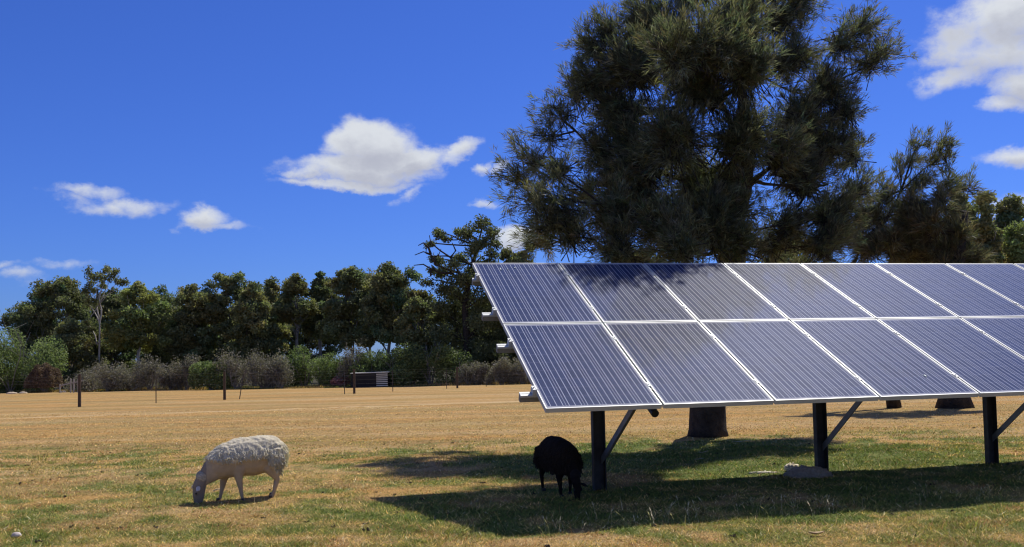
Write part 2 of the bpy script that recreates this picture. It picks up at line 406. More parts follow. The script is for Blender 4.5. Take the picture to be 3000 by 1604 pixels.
# tall pale seed stalks along the front edge of the array's shadow
sv, sc_ = [], []
for i in range(95):
    px = rng.uniform(1600, 2950); base = 1560 - (px - 1600) * 0.085
    p = hit(px + rng.normal(0, 25), base + rng.normal(0, 14)); h = rng.uniform(.08, .2); th = rng.random() * 2 * PI; ln = rng.uniform(.2, .9)
    q = [p + np.array([math.cos(th) * ln * h * s_ ** 1.6, math.sin(th) * ln * h * s_ ** 1.6, h * s_ * (1 - .2 * s_)]) for s_ in (0, .35, .7, 1)]
    wv = np.array([math.sin(th), -math.cos(th), 0]) * .0022
    b = len(sv)
    for k_ in range(3): sv += [q[k_] - wv, q[k_] + wv, q[k_ + 1]]; sc_ += [(.62, .52, .32)] * 3
    wv2 = wv * 2.2; sv += [q[2] + (q[3] - q[2]) * .4 - wv2, q[2] + (q[3] - q[2]) * .4 + wv2, q[3] + (q[3] - q[2]) * .2]; sc_ += [(.70, .60, .40)] * 3
sv = np.array(sv); s_o = mesh_obj('seed_stalks', sv, np.arange(len(sv)).reshape(-1, 3), gm, cols=np.array(sc_))
tag(s_o, 'thin bleached seed stalks standing along the front edge of the array shadow', 'grass stalks', kind='stuff')

# ------------------------------------------------------------------ solar array
YAW, TILT = R(13.27), R(26.17)
U = np.array([math.cos(YAW), math.sin(YAW), 0]); NH = np.array([-math.sin(YAW), math.cos(YAW), 0])
Vd = -math.cos(TILT) * NH - math.sin(TILT) * np.array([0, 0, 1.0])         # down the slope
Nn = np.cross(Vd, U); Nn = Nn / np.linalg.norm(Nn)
if Nn[2] < 0: Nn = -Nn
A0 = np.array([-0.43, 10.49, CAM[2] + 1.02])                                # upper left corner
PW, PH, PT = 0.992, 1.65, 0.040
NCOL = 12
arr = thing('solar_array', (1.0, 10.2, 0), 'ground-mounted solar array of blue panels in two rows on dark steel posts', 'solar array')
S = lambda u, v, n: A0 + U * u + Vd * v + Nn * n

m, t = mat('solar_cells')
uv = t.new('ShaderNodeUVMap').outputs[0]; su = t.new('ShaderNodeSeparateXYZ'); t.l.new(uv, su.inputs[0])
x, y = su.outputs[0], su.outputs[1]                                         # metres on the panel
CWD = 0.1575
xm = t.m('DIVIDE', t.m('SUBTRACT', x, 0.0235), CWD); ym = t.m('DIVIDE', t.m('SUBTRACT', y, 0.0375), CWD)
fx = t.m('FRACT', xm); fy = t.m('FRACT', ym)
def line(f, c, hw): return t.m('LESS_THAN', t.m('ABSOLUTE', t.m('SUBTRACT', f, c)), hw)
bus = t.m('MAXIMUM', t.m('MAXIMUM', line(fx, 1 / 6, .0115), line(fx, .5, .0115)), line(fx, 5 / 6, .0115))
gapx = t.m('MAXIMUM', t.m('LESS_THAN', fx, .010), t.m('GREATER_THAN', fx, .990))
gapy = t.m('MAXIMUM', t.m('LESS_THAN', fy, .0085), t.m('GREATER_THAN', fy, .9915))
inside = t.m('MULTIPLY', t.m('MULTIPLY', t.m('GREATER_THAN', xm, 0), t.m('LESS_THAN', xm, 6)), t.m('MULTIPLY', t.m('GREATER_THAN', ym, 0), t.m('LESS_THAN', ym, 10)))
cell_id = t.new('ShaderNodeCombineXYZ'); t.l.new(t.m('FLOOR', xm), cell_id.inputs[0]); t.l.new(t.m('FLOOR', ym), cell_id.inputs[1])
oi = t.new('ShaderNodeObjectInfo').outputs['Random']; t.l.new(t.m('MULTIPLY', oi, 97.0), cell_id.inputs[2])
wn = t.new('ShaderNodeTexWhiteNoise'); t.l.new(cell_id.outputs[0], wn.inputs[0])
vo = t.new('ShaderNodeTexVoronoi'); t.l.new(uv, vo.inputs['Vector']); vo.inputs['Scale'].default_value = 70
crys = t.new('ShaderNodeSeparateColor'); t.l.new(vo.outputs['Color'], crys.inputs[0])
cv = t.m('ADD', t.m('MULTIPLY', wn.outputs[0], 0.5), t.m('MULTIPLY', crys.outputs[0], 0.5))
cell = t.mix(cv, (0.004, 0.014, 0.056), (0.010, 0.026, 0.098))
pos = t.new('ShaderNodeNewGeometry').outputs['Position']
dust = t.m('MULTIPLY', t.sstep(t.noise(pos, 1.2, 5, 0.6), 0.35, 0.75), 0.03)
dust = t.m('ADD', dust, 0.010)
col = t.mix(inside, (0.30, 0.30, 0.33), cell)
col = t.mix(t.m('MULTIPLY', gapx, inside), col, (0.42, 0.42, 0.48))
col = t.mix(t.m('MULTIPLY', t.m('MULTIPLY', gapy, inside), 0.55), col, (0.30, 0.30, 0.40))
col = t.mix(t.m('MULTIPLY', bus, inside), col, (0.66, 0.68, 0.74))
col = t.mix(dust, col, (0.55, 0.50, 0.50))
p = t.new('ShaderNodeBsdfPrincipled'); t.l.new(col, p.inputs['Base Color'])
p.inputs['Roughness'].default_value = 0.5; p.inputs['Specular IOR Level'].default_value = 0.03
p.inputs['Coat Weight'].default_value = 1.0; p.inputs['Coat Roughness'].default_value = 0.045; p.inputs['Coat IOR'].default_value = 1.33
out(t, p.outputs[0]); M['cells'] = m
m, t = mat('panel_back'); out(t, pbr(t, (0.55, 0.55, 0.55), 0.6)); M['back'] = m

def panel(u0, v0):
    # glass laminate with white back sheet; frame as sub-part standing 1.5 mm proud of the glass
    e = 0.002
    a = [S(u0 + e, v0 + e, -.0025), S(u0 + PW - e, v0 + e, -.0025), S(u0 + PW - e, v0 + PH - e, -.0025), S(u0 + e, v0 + PH - e, -.0025)]
    b = [q - Nn * .005 for q in a]
    o = mesh_obj('solar_panel', np.array(a + b), [(0, 3, 2, 1), (4, 5, 6, 7), (0, 1, 5, 4), (1, 2, 6, 5), (2, 3, 7, 6), (3, 0, 4, 7)],
                 None, arr, mats=[M['cells'], M['back']], midx=[0, 1, 1, 1, 1, 1])
    ul = o.data.uv_layers.new(name='UVMap'); loc = [(0, 0), (PW, 0), (PW, PH), (0, PH)] * 2
    for lp in o.data.loops: ul.data[lp.index].uv = loc[lp.vertex_index]
    fr = MB(); wd = .0105
    for (du, dv, lu, lv) in ((0, 0, PW, wd), (0, PH - wd, PW, wd), (0, wd, wd, PH - 2 * wd), (PW - wd, wd, wd, PH - 2 * wd)):
        fr.box(S(u0 + du, v0 + dv, -PT), U * lu, Vd * lv, Nn * PT)
    f_ = fr.build('frame', M['alu'], arr); f_.parent = o
    return o
for c in range(NCOL):
    for r_ in range(2): panel(c * 1.012, r_ * 1.67)
# purlins (four box rails with a lipped top), clamps
RV = [0.36, 1.30, 2.03, 2.97]
for v in RV:
    b = MB(); u0, ln = (-0.06 if v < 1 else -0.13), NCOL * 1.012 + 0.25
    off = -PT - .012
    b.box(S(u0, v - .028, off - .068), U * ln, Vd * .050, Nn * .049)
    rl = b.build('rail', M['galv'], arr); b = MB()  # box given a darker metal than the lips: its shaded face put into colour
    b.box(S(u0, v - .034, off - .018), U * ln, Vd * .030, Nn * .018)
    b.box(S(u0, v + .004, off - .018), U * ln, Vd * .030, Nn * .018)
    lp_ = b.build('lip', M['alu'], arr); lp_.parent = rl
for v in RV:
    for c in range(NCOL + 1):
        u = c * 1.012 - .010
        b = MB()
        if c == 0:
            b.box(S(-.030, v - .035, -PT - .013), U * .028, Vd * .07, Nn * (PT + .016)); b.box(S(-.004, v - .035, .0015), U * .014, Vd * .07, Nn * .004)
            b.tube([S(-.017, v, 0), S(-.017, v, .012)], .008, 6)
        else:
            b.box(S(u - .014, v - .035, .0018), U * .028, Vd * .07, Nn * .004); b.box(S(u - .006, v - .03, -PT - .01), U * .012, Vd * .06, Nn * (PT + .01))
            b.tube([S(u, v, .005), S(u, v, .013)], .008, 6)
        b.build('clamp', M['alu'], arr)
# dark cable clips in the gaps just below the clamps
for v in RV:
    for c in range(1, 8):
        b = MB(); b.box(S(c * 1.012 - .018, v + .052, -.02), U * .016, Vd * .035, Nn * .016); b.build('cable_clip', M['plastic'], arr)
# posts, rafters, braces
def plane_u(px, py, v):
    """u on the array where the vertical plane of the posts line meets the pixel"""
    best = None
    for u in np.linspace(-1, 13, 2801):
        q = S(u, v, -.2) - CAM; sx_ = 1500 + F * (q @ _r) / (q @ _f)
        if best is None or abs(sx_ - px) < best[0]: best = (abs(sx_ - px), u)
    return best[1]
VP_ = 1.86
def beam(b, p, q, side, wv, depth, th=.008):
    """C section between p and q: side = unit vector across, wv = web width, depth = flange depth direction * length"""
    d = q - p
    b.box(p - side * wv / 2, d, side * wv, depth / np.linalg.norm(depth) * th)
    b.box(p - side * wv / 2 + depth / np.linalg.norm(depth) * th, d, side * th, depth)
    b.box(p + side * (wv / 2 - th) + depth / np.linalg.norm(depth) * th, d, side * th, depth)
for k, (ppx, ppy, bx, by) in enumerate(((1760, 1400, 0, 0), (2413, 1370, 0, 0), (2913, 1350, 0, 0), (None,) * 4, (None,) * 4)):
    if ppx is not None:
        # post position: where its foot meets the ground
        foot = hit(ppx, {0: 1438, 1: 1392, 2: 1362}[k])
        last = foot; us = (foot - A0) @ U
    else: us = us + 2.35; foot = last + U * 2.35; last = foot
    vv = -((foot - A0) @ NH) / math.cos(TILT)
    top = S(us, vv, -PT - .11); foot = np.array([top[0], top[1], -.05])
    b = MB()
    beam(b, foot, top + np.array([0, 0, -.0]), U, .125, -NH * .06)
    b.build('post', M['darksteel'], arr)
    # rafter down the slope
    b = MB(); uu = us + .075
    b.box(S(uu - .03, .15, -PT - .175), U * .05, Vd * (2.84 if k == 0 else 2.5), Nn * .075); b.build('rafter', M['galv'], arr)
    if k == 0:
        b = MB(); b.tube([S(uu - .005, 3.00, -PT - .135), S(uu - .005, 3.17, -PT - .135)], .034, 12); b.build('end_cap', M['plastic'], arr)
    # brace
    b = MB()
    lo = foot + np.array([0, 0, .36]) + U * .055 - NH * .02; hi_ = S(us + .10, vv + 1.12, -PT - .17)
    b.box(lo - U * .03, hi_ - lo, U * .070, np.array([0, 0, .012])); b.box(lo - U * .03 + np.array([0, 0, -.06]), hi_ - lo, U * .014, np.array([0, 0, .059]))
    b.build('brace', M['galv'], arr)
# bird droppings on the panels
for (u, v, l_) in ((.28, .17, .05), (.36, .20, .015), (.45, .15, .02), (3.72, 2.95, .03)):
    b = MB(); b.tube([S(u, v, .0), S(u, v + l_, .0)], .007, 6); b.build('bird_dropping', M['tin'], arr)

# ------------------------------------------------------------------ foliage tools
def leaves(P_, size, rg, flat=0.0, asp=0.45):
    """one small leaf triangle pair (kite) at each point; size in metres"""
    n = len(P_); d = rg.normal(size=(n, 3)); d[:, 2] *= (1 - flat); d /= np.linalg.norm(d, axis=1)[:, None]
    e = rg.normal(size=(n, 3)); e -= (e * d).sum(1)[:, None] * d; e /= np.linalg.norm(e, axis=1)[:, None]
    s = (size * (0.6 + 0.8 * rg.random(n)))[:, None]
    V = np.stack([P_ - d * s * .5, P_ + e * s * asp * .5, P_ + d * s * .5, P_ - e * s * asp * .5], 1).reshape(-1, 3)
    return V, np.arange(4 * n).reshape(-1, 4)

def limb(b, p, q, r0, r1, rg, bend=0.12, k=6, n=6):
    p, q = np.asarray(p, float), np.asarray(q, float); L_ = np.linalg.norm(q - p)
    o = rg.normal(size=3) * bend * L_; o[2] = abs(o[2]) * .5
    o2 = rg.normal(size=3) * bend * .35 * L_
    pts = [p + (q - p) * s + o * math.sin(PI * s) + o2 * math.sin(2 * PI * s) for s in np.linspace(0, 1, n)]
    b.tube(pts, np.linspace(r0, r1, n), k); return pts

def grow_trunk(b, base, centres, H, r0, rg, fork=0.35, lean=0.0, k=7):
    """trunk, then limbs that share stretches of wood before reaching every foliage clump"""
    top = base + np.array([lean, 0, H * fork]); pts = [base + (top - base) * s + np.array([.03 * H * math.sin(3 * s) * (rg.random() - .5), 0, 0]) for s in np.linspace(0, 1, 6)]
    rr = np.linspace(r0, r0 * .72, 6); rr[0] *= 1.35
    b.tube(pts, rr, k)
    top = pts[-1]
    cen = np.array(centres); ng = max(2, min(6, len(cen) // 5 + 1))
    seeds = cen[rg.choice(len(cen), ng, replace=False)]
    for _ in range(4):
        lab = np.argmin(((cen[:, None] - seeds[None]) ** 2).sum(-1), 1)
        seeds = np.array([cen[lab == g_].mean(0) if (lab == g_).any() else seeds[g_] for g_ in range(ng)])
    for g_ in range(ng):
        grp = cen[lab == g_]
        if not len(grp): continue
        st = top if g_ % 2 == 0 else pts[3 + g_ % 3]
        hub = st + (seeds[g_] - st) * .62
        lp = limb(b, st, hub, r0 * .5, r0 * .25, rg, .10, 6)
        for c_ in grp:
            s0 = lp[rg.integers(2, 6)]
            limb(b, s0, c_, r0 * .17, r0 * .05, rg, .12, 4, 5)

def tree(name, label, px, top_px, halfw, depth, base_py=None, leafm='gum', bark='greybark', seed=1, crown_base=0.35,
         nclump=26, per=210, clump_r=0.85, leaf=0.19, group='trees lining the far side of the paddock', fork=0.4, trunk_r=.16, gaps=0.0, flat=0.75, dens=1.0, cat='tree', extra=None):
    """gum tree; px = trunk column, top_px = top row, halfw = crown half width in px"""
    rg = np.random.default_rng(seed)
    g0 = float(gz(0, depth)); X = at(px, 1050, depth)[0]; base = np.array([X, depth, g0])
    topz = at(px, top_px, depth)[2]; H = topz - g0; hw = halfw * 1.18 * depth / F; nclump = int(nclump * 2.3); leaf = leaf * 1.2; clump_r *= .86
    cz0 = g0 + H * crown_base; cen, rad = [], []
    tries = 0
    while len(cen) < nclump and tries < 4000:
        tries += 1
        a = rg.random() * 2 * PI; s = rg.random() ** .45; h = rg.random()
        prof = (math.sin(PI * min(1, (h * .86 + .14)) ** .8)) ** .55
        cr = clump_r * (.6 + .6 * rg.random())
        rr = max(.05, hw * prof - cr * .75) * s
        p_ = np.array([X + rr * math.cos(a), depth + rr * .8 * math.sin(a), cz0 + (topz - cz0 - cr * .55) * h])
        if cen and min(np.linalg.norm(np.array(cen) - p_, axis=1)) < cr * .55: continue
        cen.append(p_); rad.append(cr)
    if extra:
        for (ex, ey, er) in extra: cen.append(at(ex, ey, depth)); rad.append(er * depth / F)
    root = thing(name, base, label, cat, group)
    b = MB(); grow_trunk(b, base, cen, H, trunk_r, rg, fork); b.build('trunk', M[bark], root, smooth=True)
    PP, TT = [], []
    for c_, r_ in zip(cen, rad):
        n = int(per * 2.1 * (r_ / clump_r) ** 1.6 * dens); d = rg.normal(size=(n, 3)); d /= np.linalg.norm(d, axis=1)[:, None]
        rr = r_ * (0.35 + 0.65 * rg.random(n) ** .45)
        # each clump is itself made of a few spurs, so its edge is ragged
        sp_ = rg.normal(size=(9, 3)); sp_ /= np.linalg.norm(sp_, axis=1)[:, None]
        j = rg.integers(0, 9, n); q = d * .55 + sp_[j] * .62
        q[:, 2] *= flat
        PP.append(c_ + q * rr[:, None])
        shade = (0.75 + .5 * rg.random()); hue = rg.normal(0, .10)
        T_ = np.ones((n, 3)) * shade * (0.65 + 0.7 * rg.random((n, 1))); T_[:, 0] *= 1 + hue; T_[:, 2] *= 1 - hue * .5
        TT.append(T_)
    PP = np.concatenate(PP); TT = np.concatenate(TT)
    V_, Fq = leaves(PP, leaf, rg, .1, .55)
    mesh_obj('crown', V_, Fq, M[leafm], root, cols=np.repeat(TT, 4, 0))
    return root

def edge(px): return float(np.interp(px, [0, 200, 400, 700, 1030, 1500], [73.4, 69.5, 69.0, 66.0, 63.6, 62.6]))
def shrub(name, label, px, top_px, halfw, depth, leafm, seed, n=2600, leaf=.13, group=None, wispy=0.0, cat='shrub', dome=False, stems=7, lift=0.0):
    depth = edge(px) + (depth % 4) * .6 + (2.6 if 860 < px < 1300 and halfw > 22 else .6); n = int(n * 2.6); leaf *= 1.15; rg = np.random.default_rng(seed); g0 = float(gz(0, depth)); X = at(px, 1100, depth)[0]
    base = np.array([X, depth, g0]); H = at(px, top_px, depth)[2] - g0; hw = halfw * (1.0 if dome else 1.38) * depth / F
    root = thing(name, base, label, cat, group); b = MB(); tips = []
    for i in range(stems):
        a = 2 * PI * i / stems + rg.random(); s = .25 + .6 * rg.random()
        q = base + np.array([math.cos(a) * hw * s, math.sin(a) * hw * s * .8, H * (.55 + .3 * rg.random())])
        lp = limb(b, base + np.array([math.cos(a), math.sin(a), 0]) * .08, q, .045, .015, rg, .08, 4, 5); tips.append(q)
        for _ in range(2):
            q2 = q + rg.normal(size=3) * np.array([hw * .3, hw * .3, H * .15]); limb(b, lp[2], q2, .02, .008, rg, .1, 3, 4); tips.append(q2)
    b.build('stem', M['greybark'], root)
    PP, TT = [], []
    if dome:
        d = rg.normal(size=(n, 3)); d[:, 2] = np.abs(d[:, 2]); d /= np.linalg.norm(d, axis=1)[:, None]
        d *= (1 + .10 * np.sin(d[:, :1] * 9 + seed) * np.cos(d[:, 1:2] * 7 + 2))
        PP = base + d * np.array([hw, hw * .9, H * (1 - lift)]) * (.72 + .28 * rg.random((n, 1)) ** .4) + np.array([0, 0, H * lift])
        TT = np.ones((n, 3)) * (.6 + .7 * rg.random((n, 1)))
    else:
        lob = []
        for _ in range(11):
            u_ = rg.uniform(-.8, .8); lob.append(base + np.array([u_ * hw, rg.uniform(-.5, .5) * hw, H * (.15 + lift + rg.random() * (.68 - lift) * (1 - .55 * abs(u_)))]))
        k_ = n // 11
        for c_ in lob:
            d = rg.normal(size=(k_, 3)); d /= np.linalg.norm(d, axis=1)[:, None]
            r_ = (.3 + .7 * rg.random(k_) ** .5)[:, None] * np.array([hw * .45, hw * .4, H * .27]) * rg.uniform(.8, 1.15)
            q = c_ + d * r_
            if wispy: q[:, 2] += wispy * rg.random(k_) ** 3 * H * .35
            PP.append(q); TT.append(np.ones((k_, 3)) * rg.uniform(.75, 1.25) * (.55 + .8 * rg.random((k_, 1))))
        PP = np.concatenate(PP); TT = np.concatenate(TT)
    zf = under(PP[:, 0], PP[:, 1]) + .05; PP[:, 2] = np.maximum(PP[:, 2], zf)
    V_, Fq = leaves(PP, leaf, rg, 0, .35 if wispy else .5)
    mesh_obj('crown', V_, Fq, M[leafm], root, cols=np.repeat(TT, 4, 0)); return root

# ------------------------------------------------------------------ far tree line, left to right
GT = 'trees lining the far side of the paddock'
tree('gum_tree', 'small layered gum poking up at the far left edge of the tree line', 70, 878, 75, 96, leafm='gumdark', seed=1, nclump=12, clump_r=1.0, per=170)
tree('gum_tree', 'broad very dark gum with a high rounded crown, left of the white-stemmed gum', 178, 806, 135, 84, leafm='gumdark', seed=2, nclump=48, clump_r=1.1, crown_base=.16, per=230, fork=.3)
tree('gum_tree', 'mid-green low-branching gum in front of the broad very dark one', 205, 925, 72, 78, leafm='gum', seed=3, nclump=24, clump_r=.85, crown_base=.1, fork=.2)
tree('gum_tree', 'dark-topped gum standing behind the white-stemmed trunk', 330, 838, 90, 88, leafm='gumdark', seed=33, nclump=28, clump_r=1.0, crown_base=.12, fork=.3)
tree('gum_tree', 'light yellow-green gum with a smooth domed crown and pale straight trunk', 408, 826, 92, 80, leafm='gumlight', bark='palebark', seed=5, nclump=28, clump_r=.95, crown_base=.38, fork=.5)
tree('gum_tree', 'dark gum with a flat-domed top just right of the light yellow-green one', 560, 824, 85, 82, leafm='gum', seed=6, nclump=36, clump_r=1.0, crown_base=.2)
tree('gum_tree', 'dark shorter gum filling the dip between domed crown and flat-domed crown', 480, 880, 62, 88, leafm='gumdark', seed=66, nclump=22, clump_r=.95, crown_base=.2)
tree('gum_tree', 'olive gum with two loose feathery tops reaching above its neighbours', 668, 806, 82, 82, leafm='gum', seed=7, nclump=34, clump_r=.85, crown_base=.2, extra=[(645, 815, 22), (700, 812, 24), (655, 835, 20)])
tree('gum_tree', 'dark olive gum with a dense lower crown behind the bright green shrub', 745, 822, 80, 78, leafm='gum', seed=8, nclump=34, clump_r=.9, crown_base=.18)
tree('gum_tree', 'slim gum with a pointed green top, right of the two feathery tops', 800, 812, 48, 84, leafm='gum', seed=9, nclump=20, clump_r=.8, crown_base=.25)
tree('gum_tree', 'gum with a round umbrella top and sky showing between its bare forks', 872, 796, 62, 80, leafm='gum', seed=10, nclump=18, clump_r=.8, crown_base=.55, fork=.5)
tree('gum_tree', 'dark blue-green gum with a compact ball top beside the umbrella-topped gum', 940, 792, 48, 82, leafm='gumdark', seed=11, nclump=20, clump_r=.8, crown_base=.4, fork=.45)
tree('gum_tree', 'big olive gum with a bumpy broad crown above the grey lean-to shelter', 1030, 772, 92, 78, leafm='gum', seed=12, nclump=40, clump_r=.9, crown_base=.34, fork=.4)
tree('gum_tree', 'big olive gum whose crown ends in a drooping right shoulder', 1140, 768, 92, 76, leafm='gum', seed=13, nclump=40, clump_r=.9, crown_base=.36, fork=.42, extra=[(1215, 815, 22), (1200, 800, 24)])
tree('gum_tree', 'lower dusty-green gum in front of the tall dark gum', 1235, 845, 75, 72, leafm='gum', seed=14, nclump=28, clump_r=.8, crown_base=.3)
tree('gum_tree', 'short dark gum with low foliage behind the umbrella-topped gum', 905, 900, 85, 92, leafm='gumdark', seed=16, nclump=24, clump_r=1.0, crown_base=.28, fork=.35)
tree('gum_tree', 'short dark gum with low foliage behind the feathery tops', 640, 900, 90, 94, leafm='gumdark', seed=17, nclump=28, clump_r=1.0, crown_base=.15, fork=.35)
tree('gum_tree', 'dark gum low against the left edge of the solar panels', 1440, 860, 95, 74, leafm='gumdark', seed=18, nclump=44, clump_r=.9, crown_base=.06, fork=.2)
tree('gum_tree', 'olive gum with a thin branching top just above the first solar panel', 1530, 725, 85, 74, leafm='gum', seed=19, nclump=26, clump_r=.7, crown_base=.3, extra=[(1560, 728, 22), (1480, 745, 26)])
tree('gum_tree', 'low dark gum behind the second panel, under the sheoak branches', 1650, 775, 110, 70, leafm='gumdark', seed=20, nclump=36, clump_r=.9, crown_base=.2)

for i, (a, c, hw, D_) in enumerate(((1340, 860, 100, 92), (1460, 820, 90, 90), (115, 850, 80, 98), (250, 870, 80, 97), (370, 872, 90, 99), (470, 862, 80, 97), (530, 862, 70, 100), (610, 838, 80, 98), (715, 845, 80, 99), (780, 850, 70, 98), (850, 850, 70, 99), (960, 835, 70, 98), (1085, 815, 90, 97), (1190, 850, 80, 96))):
    c -= 26 if i > 1 else 0
    tree('gum_tree', 'half-hidden second-row gum ' + ('low behind the trunk of the tallest dark gum', 'between the tallest dark gum and the array', 'behind the broad very dark gum at left', 'behind the white-stemmed gum', 'behind the light yellow-green gum', 'in the dip right of the light yellow-green gum', 'behind the left side of the flat-domed crown', 'between the flat-domed crown and the feathery tops', 'right of the two feathery tops',
         'behind the slim pointed gum', 'behind the umbrella-topped gum', 'between the compact ball top and the bumpy broad crown', 'between the two biggest olive gums', 'behind the lower dusty-green gum')[i], a, c, hw, D_, leafm='gumdark' if i % 3 else 'gum', seed=300 + i, nclump=20, clump_r=1.15, per=150, crown_base=(.14 if i < 10 else .42), fork=.35)
# tall dark gum with dead limbs
def tall_gum():
    rg = np.random.default_rng(44); D = 70.0; g0 = float(gz(0, D)); base = np.array([at(1365, 1050, D)[0], D, g0])
    root = thing('gum_tree', base, 'tallest dark gum in the tree line, with bare dead limbs reaching left', 'tree', GT)
    lobes = [(1405, 660, 36), (1440, 690, 34), (1370, 690, 36), (1345, 678, 24), (1415, 715, 34), (1455, 715, 22), (1385, 735, 30), (1290, 690, 22), (1280, 680, 16), (1310, 700, 18),
             (1262, 715, 18), (1250, 722, 10), (1290, 765, 28), (1270, 755, 18), (1345, 755, 30), (1330, 775, 26), (1420, 770, 36), (1270, 790, 20), (1300, 805, 32), (1350, 815, 40),
             (1410, 830, 42), (1450, 790, 30), (1300, 850, 42), (1360, 870, 50), (1430, 880, 48), (1290, 905, 40), (1340, 930, 52), (1410, 950, 52), (1270, 960, 30), (1330, 1000, 50), (1400, 1020, 50),
             (1450, 940, 40), (1300, 1040, 40), (1380, 1070, 46), (1250, 830, 22), (1460, 1030, 40), (1330, 870, 40), (1370, 820, 34), (1400, 900, 44), (1460, 860, 40), (1350, 960, 44), (1290, 980, 40), (1440, 990, 44), (1320, 905, 40), (1480, 930, 40), (1270, 1010, 34), (1500, 990, 40), (1390, 790, 30), (1440, 745, 26)]
    cen = [at(a, c, D + rg.uniform(-1.3, 1.3)) for a, c, _ in lobes]; rad = [r_ * D / F for *_, r_ in lobes]
    b = MB()
    tp = [base, at(1368, 1000, D), at(1362, 900, D), at(1372, 830, D), at(1385, 780, D), at(1400, 720, D), at(1410, 680, D)]
    b.tube(tp, [.34, .27, .24, .2, .15, .09, .05], 8)
    for i, c_ in enumerate(cen):
        j = int(np.argmin([np.linalg.norm(c_ - q) + (3 if q[2] > c_[2] else 0) for q in tp])); limb(b, tp[j], c_, .07, .03, rg, .14, 5, 6)
    for chain in (((1372, 835), (1345, 800), (1320, 755), (1290, 735), (1262, 712), (1258, 690)), ((1345, 800), (1310, 790), (1275, 775), (1262, 745), (1240, 738), (1215, 748)),
                  ((1330, 800), (1290, 800), (1262, 788), (1240, 775), (1212, 778)), ((1262, 745), (1255, 725), (1240, 712), (1225, 720)), ((1262, 788), (1262, 810), (1255, 812)),
                  ((1320, 755), (1335, 735), (1325, 712)), ((1275, 775), (1272, 755), (1285, 748), (1292, 730))):
        b.tube([at(a, c, D - 1.0) for a, c in chain], np.linspace(.10, .03, len(chain)), 5)
    b.build('trunk', M['bark'], root, smooth=True)
    PP, TT = [], []
    for c_, r_ in zip(cen, rad):
        n = int(900 * (r_ / .9) ** 1.7); d = rg.normal(size=(n, 3)); d /= np.linalg.norm(d, axis=1)[:, None]
        s9 = rg.normal(size=(9, 3)); s9 /= np.linalg.norm(s9, axis=1)[:, None]; q = d * .6 + s9[rg.integers(0, 9, n)] * .62; q[:, 2] *= .75
        PP.append(c_ + q * (r_ * (.35 + .65 * rg.random((n, 1)) ** .45))); TT.append(np.ones((n, 3)) * rg.uniform(.75, 1.3) * (.65 + .7 * rg.random((n, 1))))
    V_, Fq = leaves(np.concatenate(PP), .17, rg, .1, .55)
    mesh_obj('crown', V_, Fq, M['gumdark'], root, cols=np.repeat(np.concatenate(TT), 4, 0))
tall_gum()

def white_gum():
    rg = np.random.default_rng(51); D = 79.0; g0 = float(gz(0, D)); base = np.array([at(290, 1050, D)[0], D, g0])
    root = thing('gum_tree', base, 'slender white-stemmed gum with forked pale trunk and high open crown', 'tree', GT)
    b = MB()
    b.tube([base, at(290, 1060, D), at(292, 990, D), at(293, 940, D), at(297, 925, D), at(297, 905, D), at(290, 880, D), at(298, 850, D)], [.11, .09, .075, .065, .06, .055, .045, .02], 6)
    b.tube([at(292, 950, D), at(285, 930, D), at(275, 912, D), at(262, 895, D), at(258, 865, D), at(268, 830, D)], [.055, .05, .045, .04, .03, .02], 5)
    b.tube([at(291, 1000, D - .2), at(284, 1010, D), at(279, 985, D), at(272, 970, D), at(262, 955, D)][::1], [.05, .055, .05, .04, .025], 5)
    b.tube([at(293, 940, D), at(286, 915, D), at(283, 890, D), at(292, 860, D), at(310, 820, D)], [.07, .06, .05, .04, .02], 5)
    lobes = [(262, 800, 20), (282, 812, 16), (312, 790, 18), (340, 800, 17), (362, 828, 15), (300, 815, 17), (325, 815, 18), (265, 830, 18), (345, 822, 14), (252, 855, 18),
             (275, 850, 16), (300, 842, 14), (290, 865, 15), (258, 880, 18), (280, 885, 15), (258, 948, 14), (268, 962, 10)]
    for (a, c, r_) in lobes: limb(b, at(288, 895, D), at(a, c, D), .03, .012, rg, .1, 4, 5)
    b.build('trunk', M['palebark'], root, smooth=True)
    PP, TT = [], []
    for (a, c, rp) in lobes:
        r_ = rp * D / F; c_ = at(a, c, D + rg.uniform(-.8, .8)); n = 320; d = rg.normal(size=(n, 3)); d /= np.linalg.norm(d, axis=1)[:, None]
        s9 = rg.normal(size=(7, 3)); s9 /= np.linalg.norm(s9, axis=1)[:, None]; q = d * .5 + s9[rg.integers(0, 7, n)] * .7
        PP.append(c_ + q * (r_ * (.35 + .65 * rg.random((n, 1)) ** .5))); TT.append(np.ones((n, 3)) * rg.uniform(.8, 1.3) * (.65 + .7 * rg.random((n, 1))))
    V_, Fq = leaves(np.concatenate(PP), .17, rg, .1, .5)
    mesh_obj('crown', V_, Fq, M['gum'], root, cols=np.repeat(np.concatenate(TT), 4, 0))
white_gum()

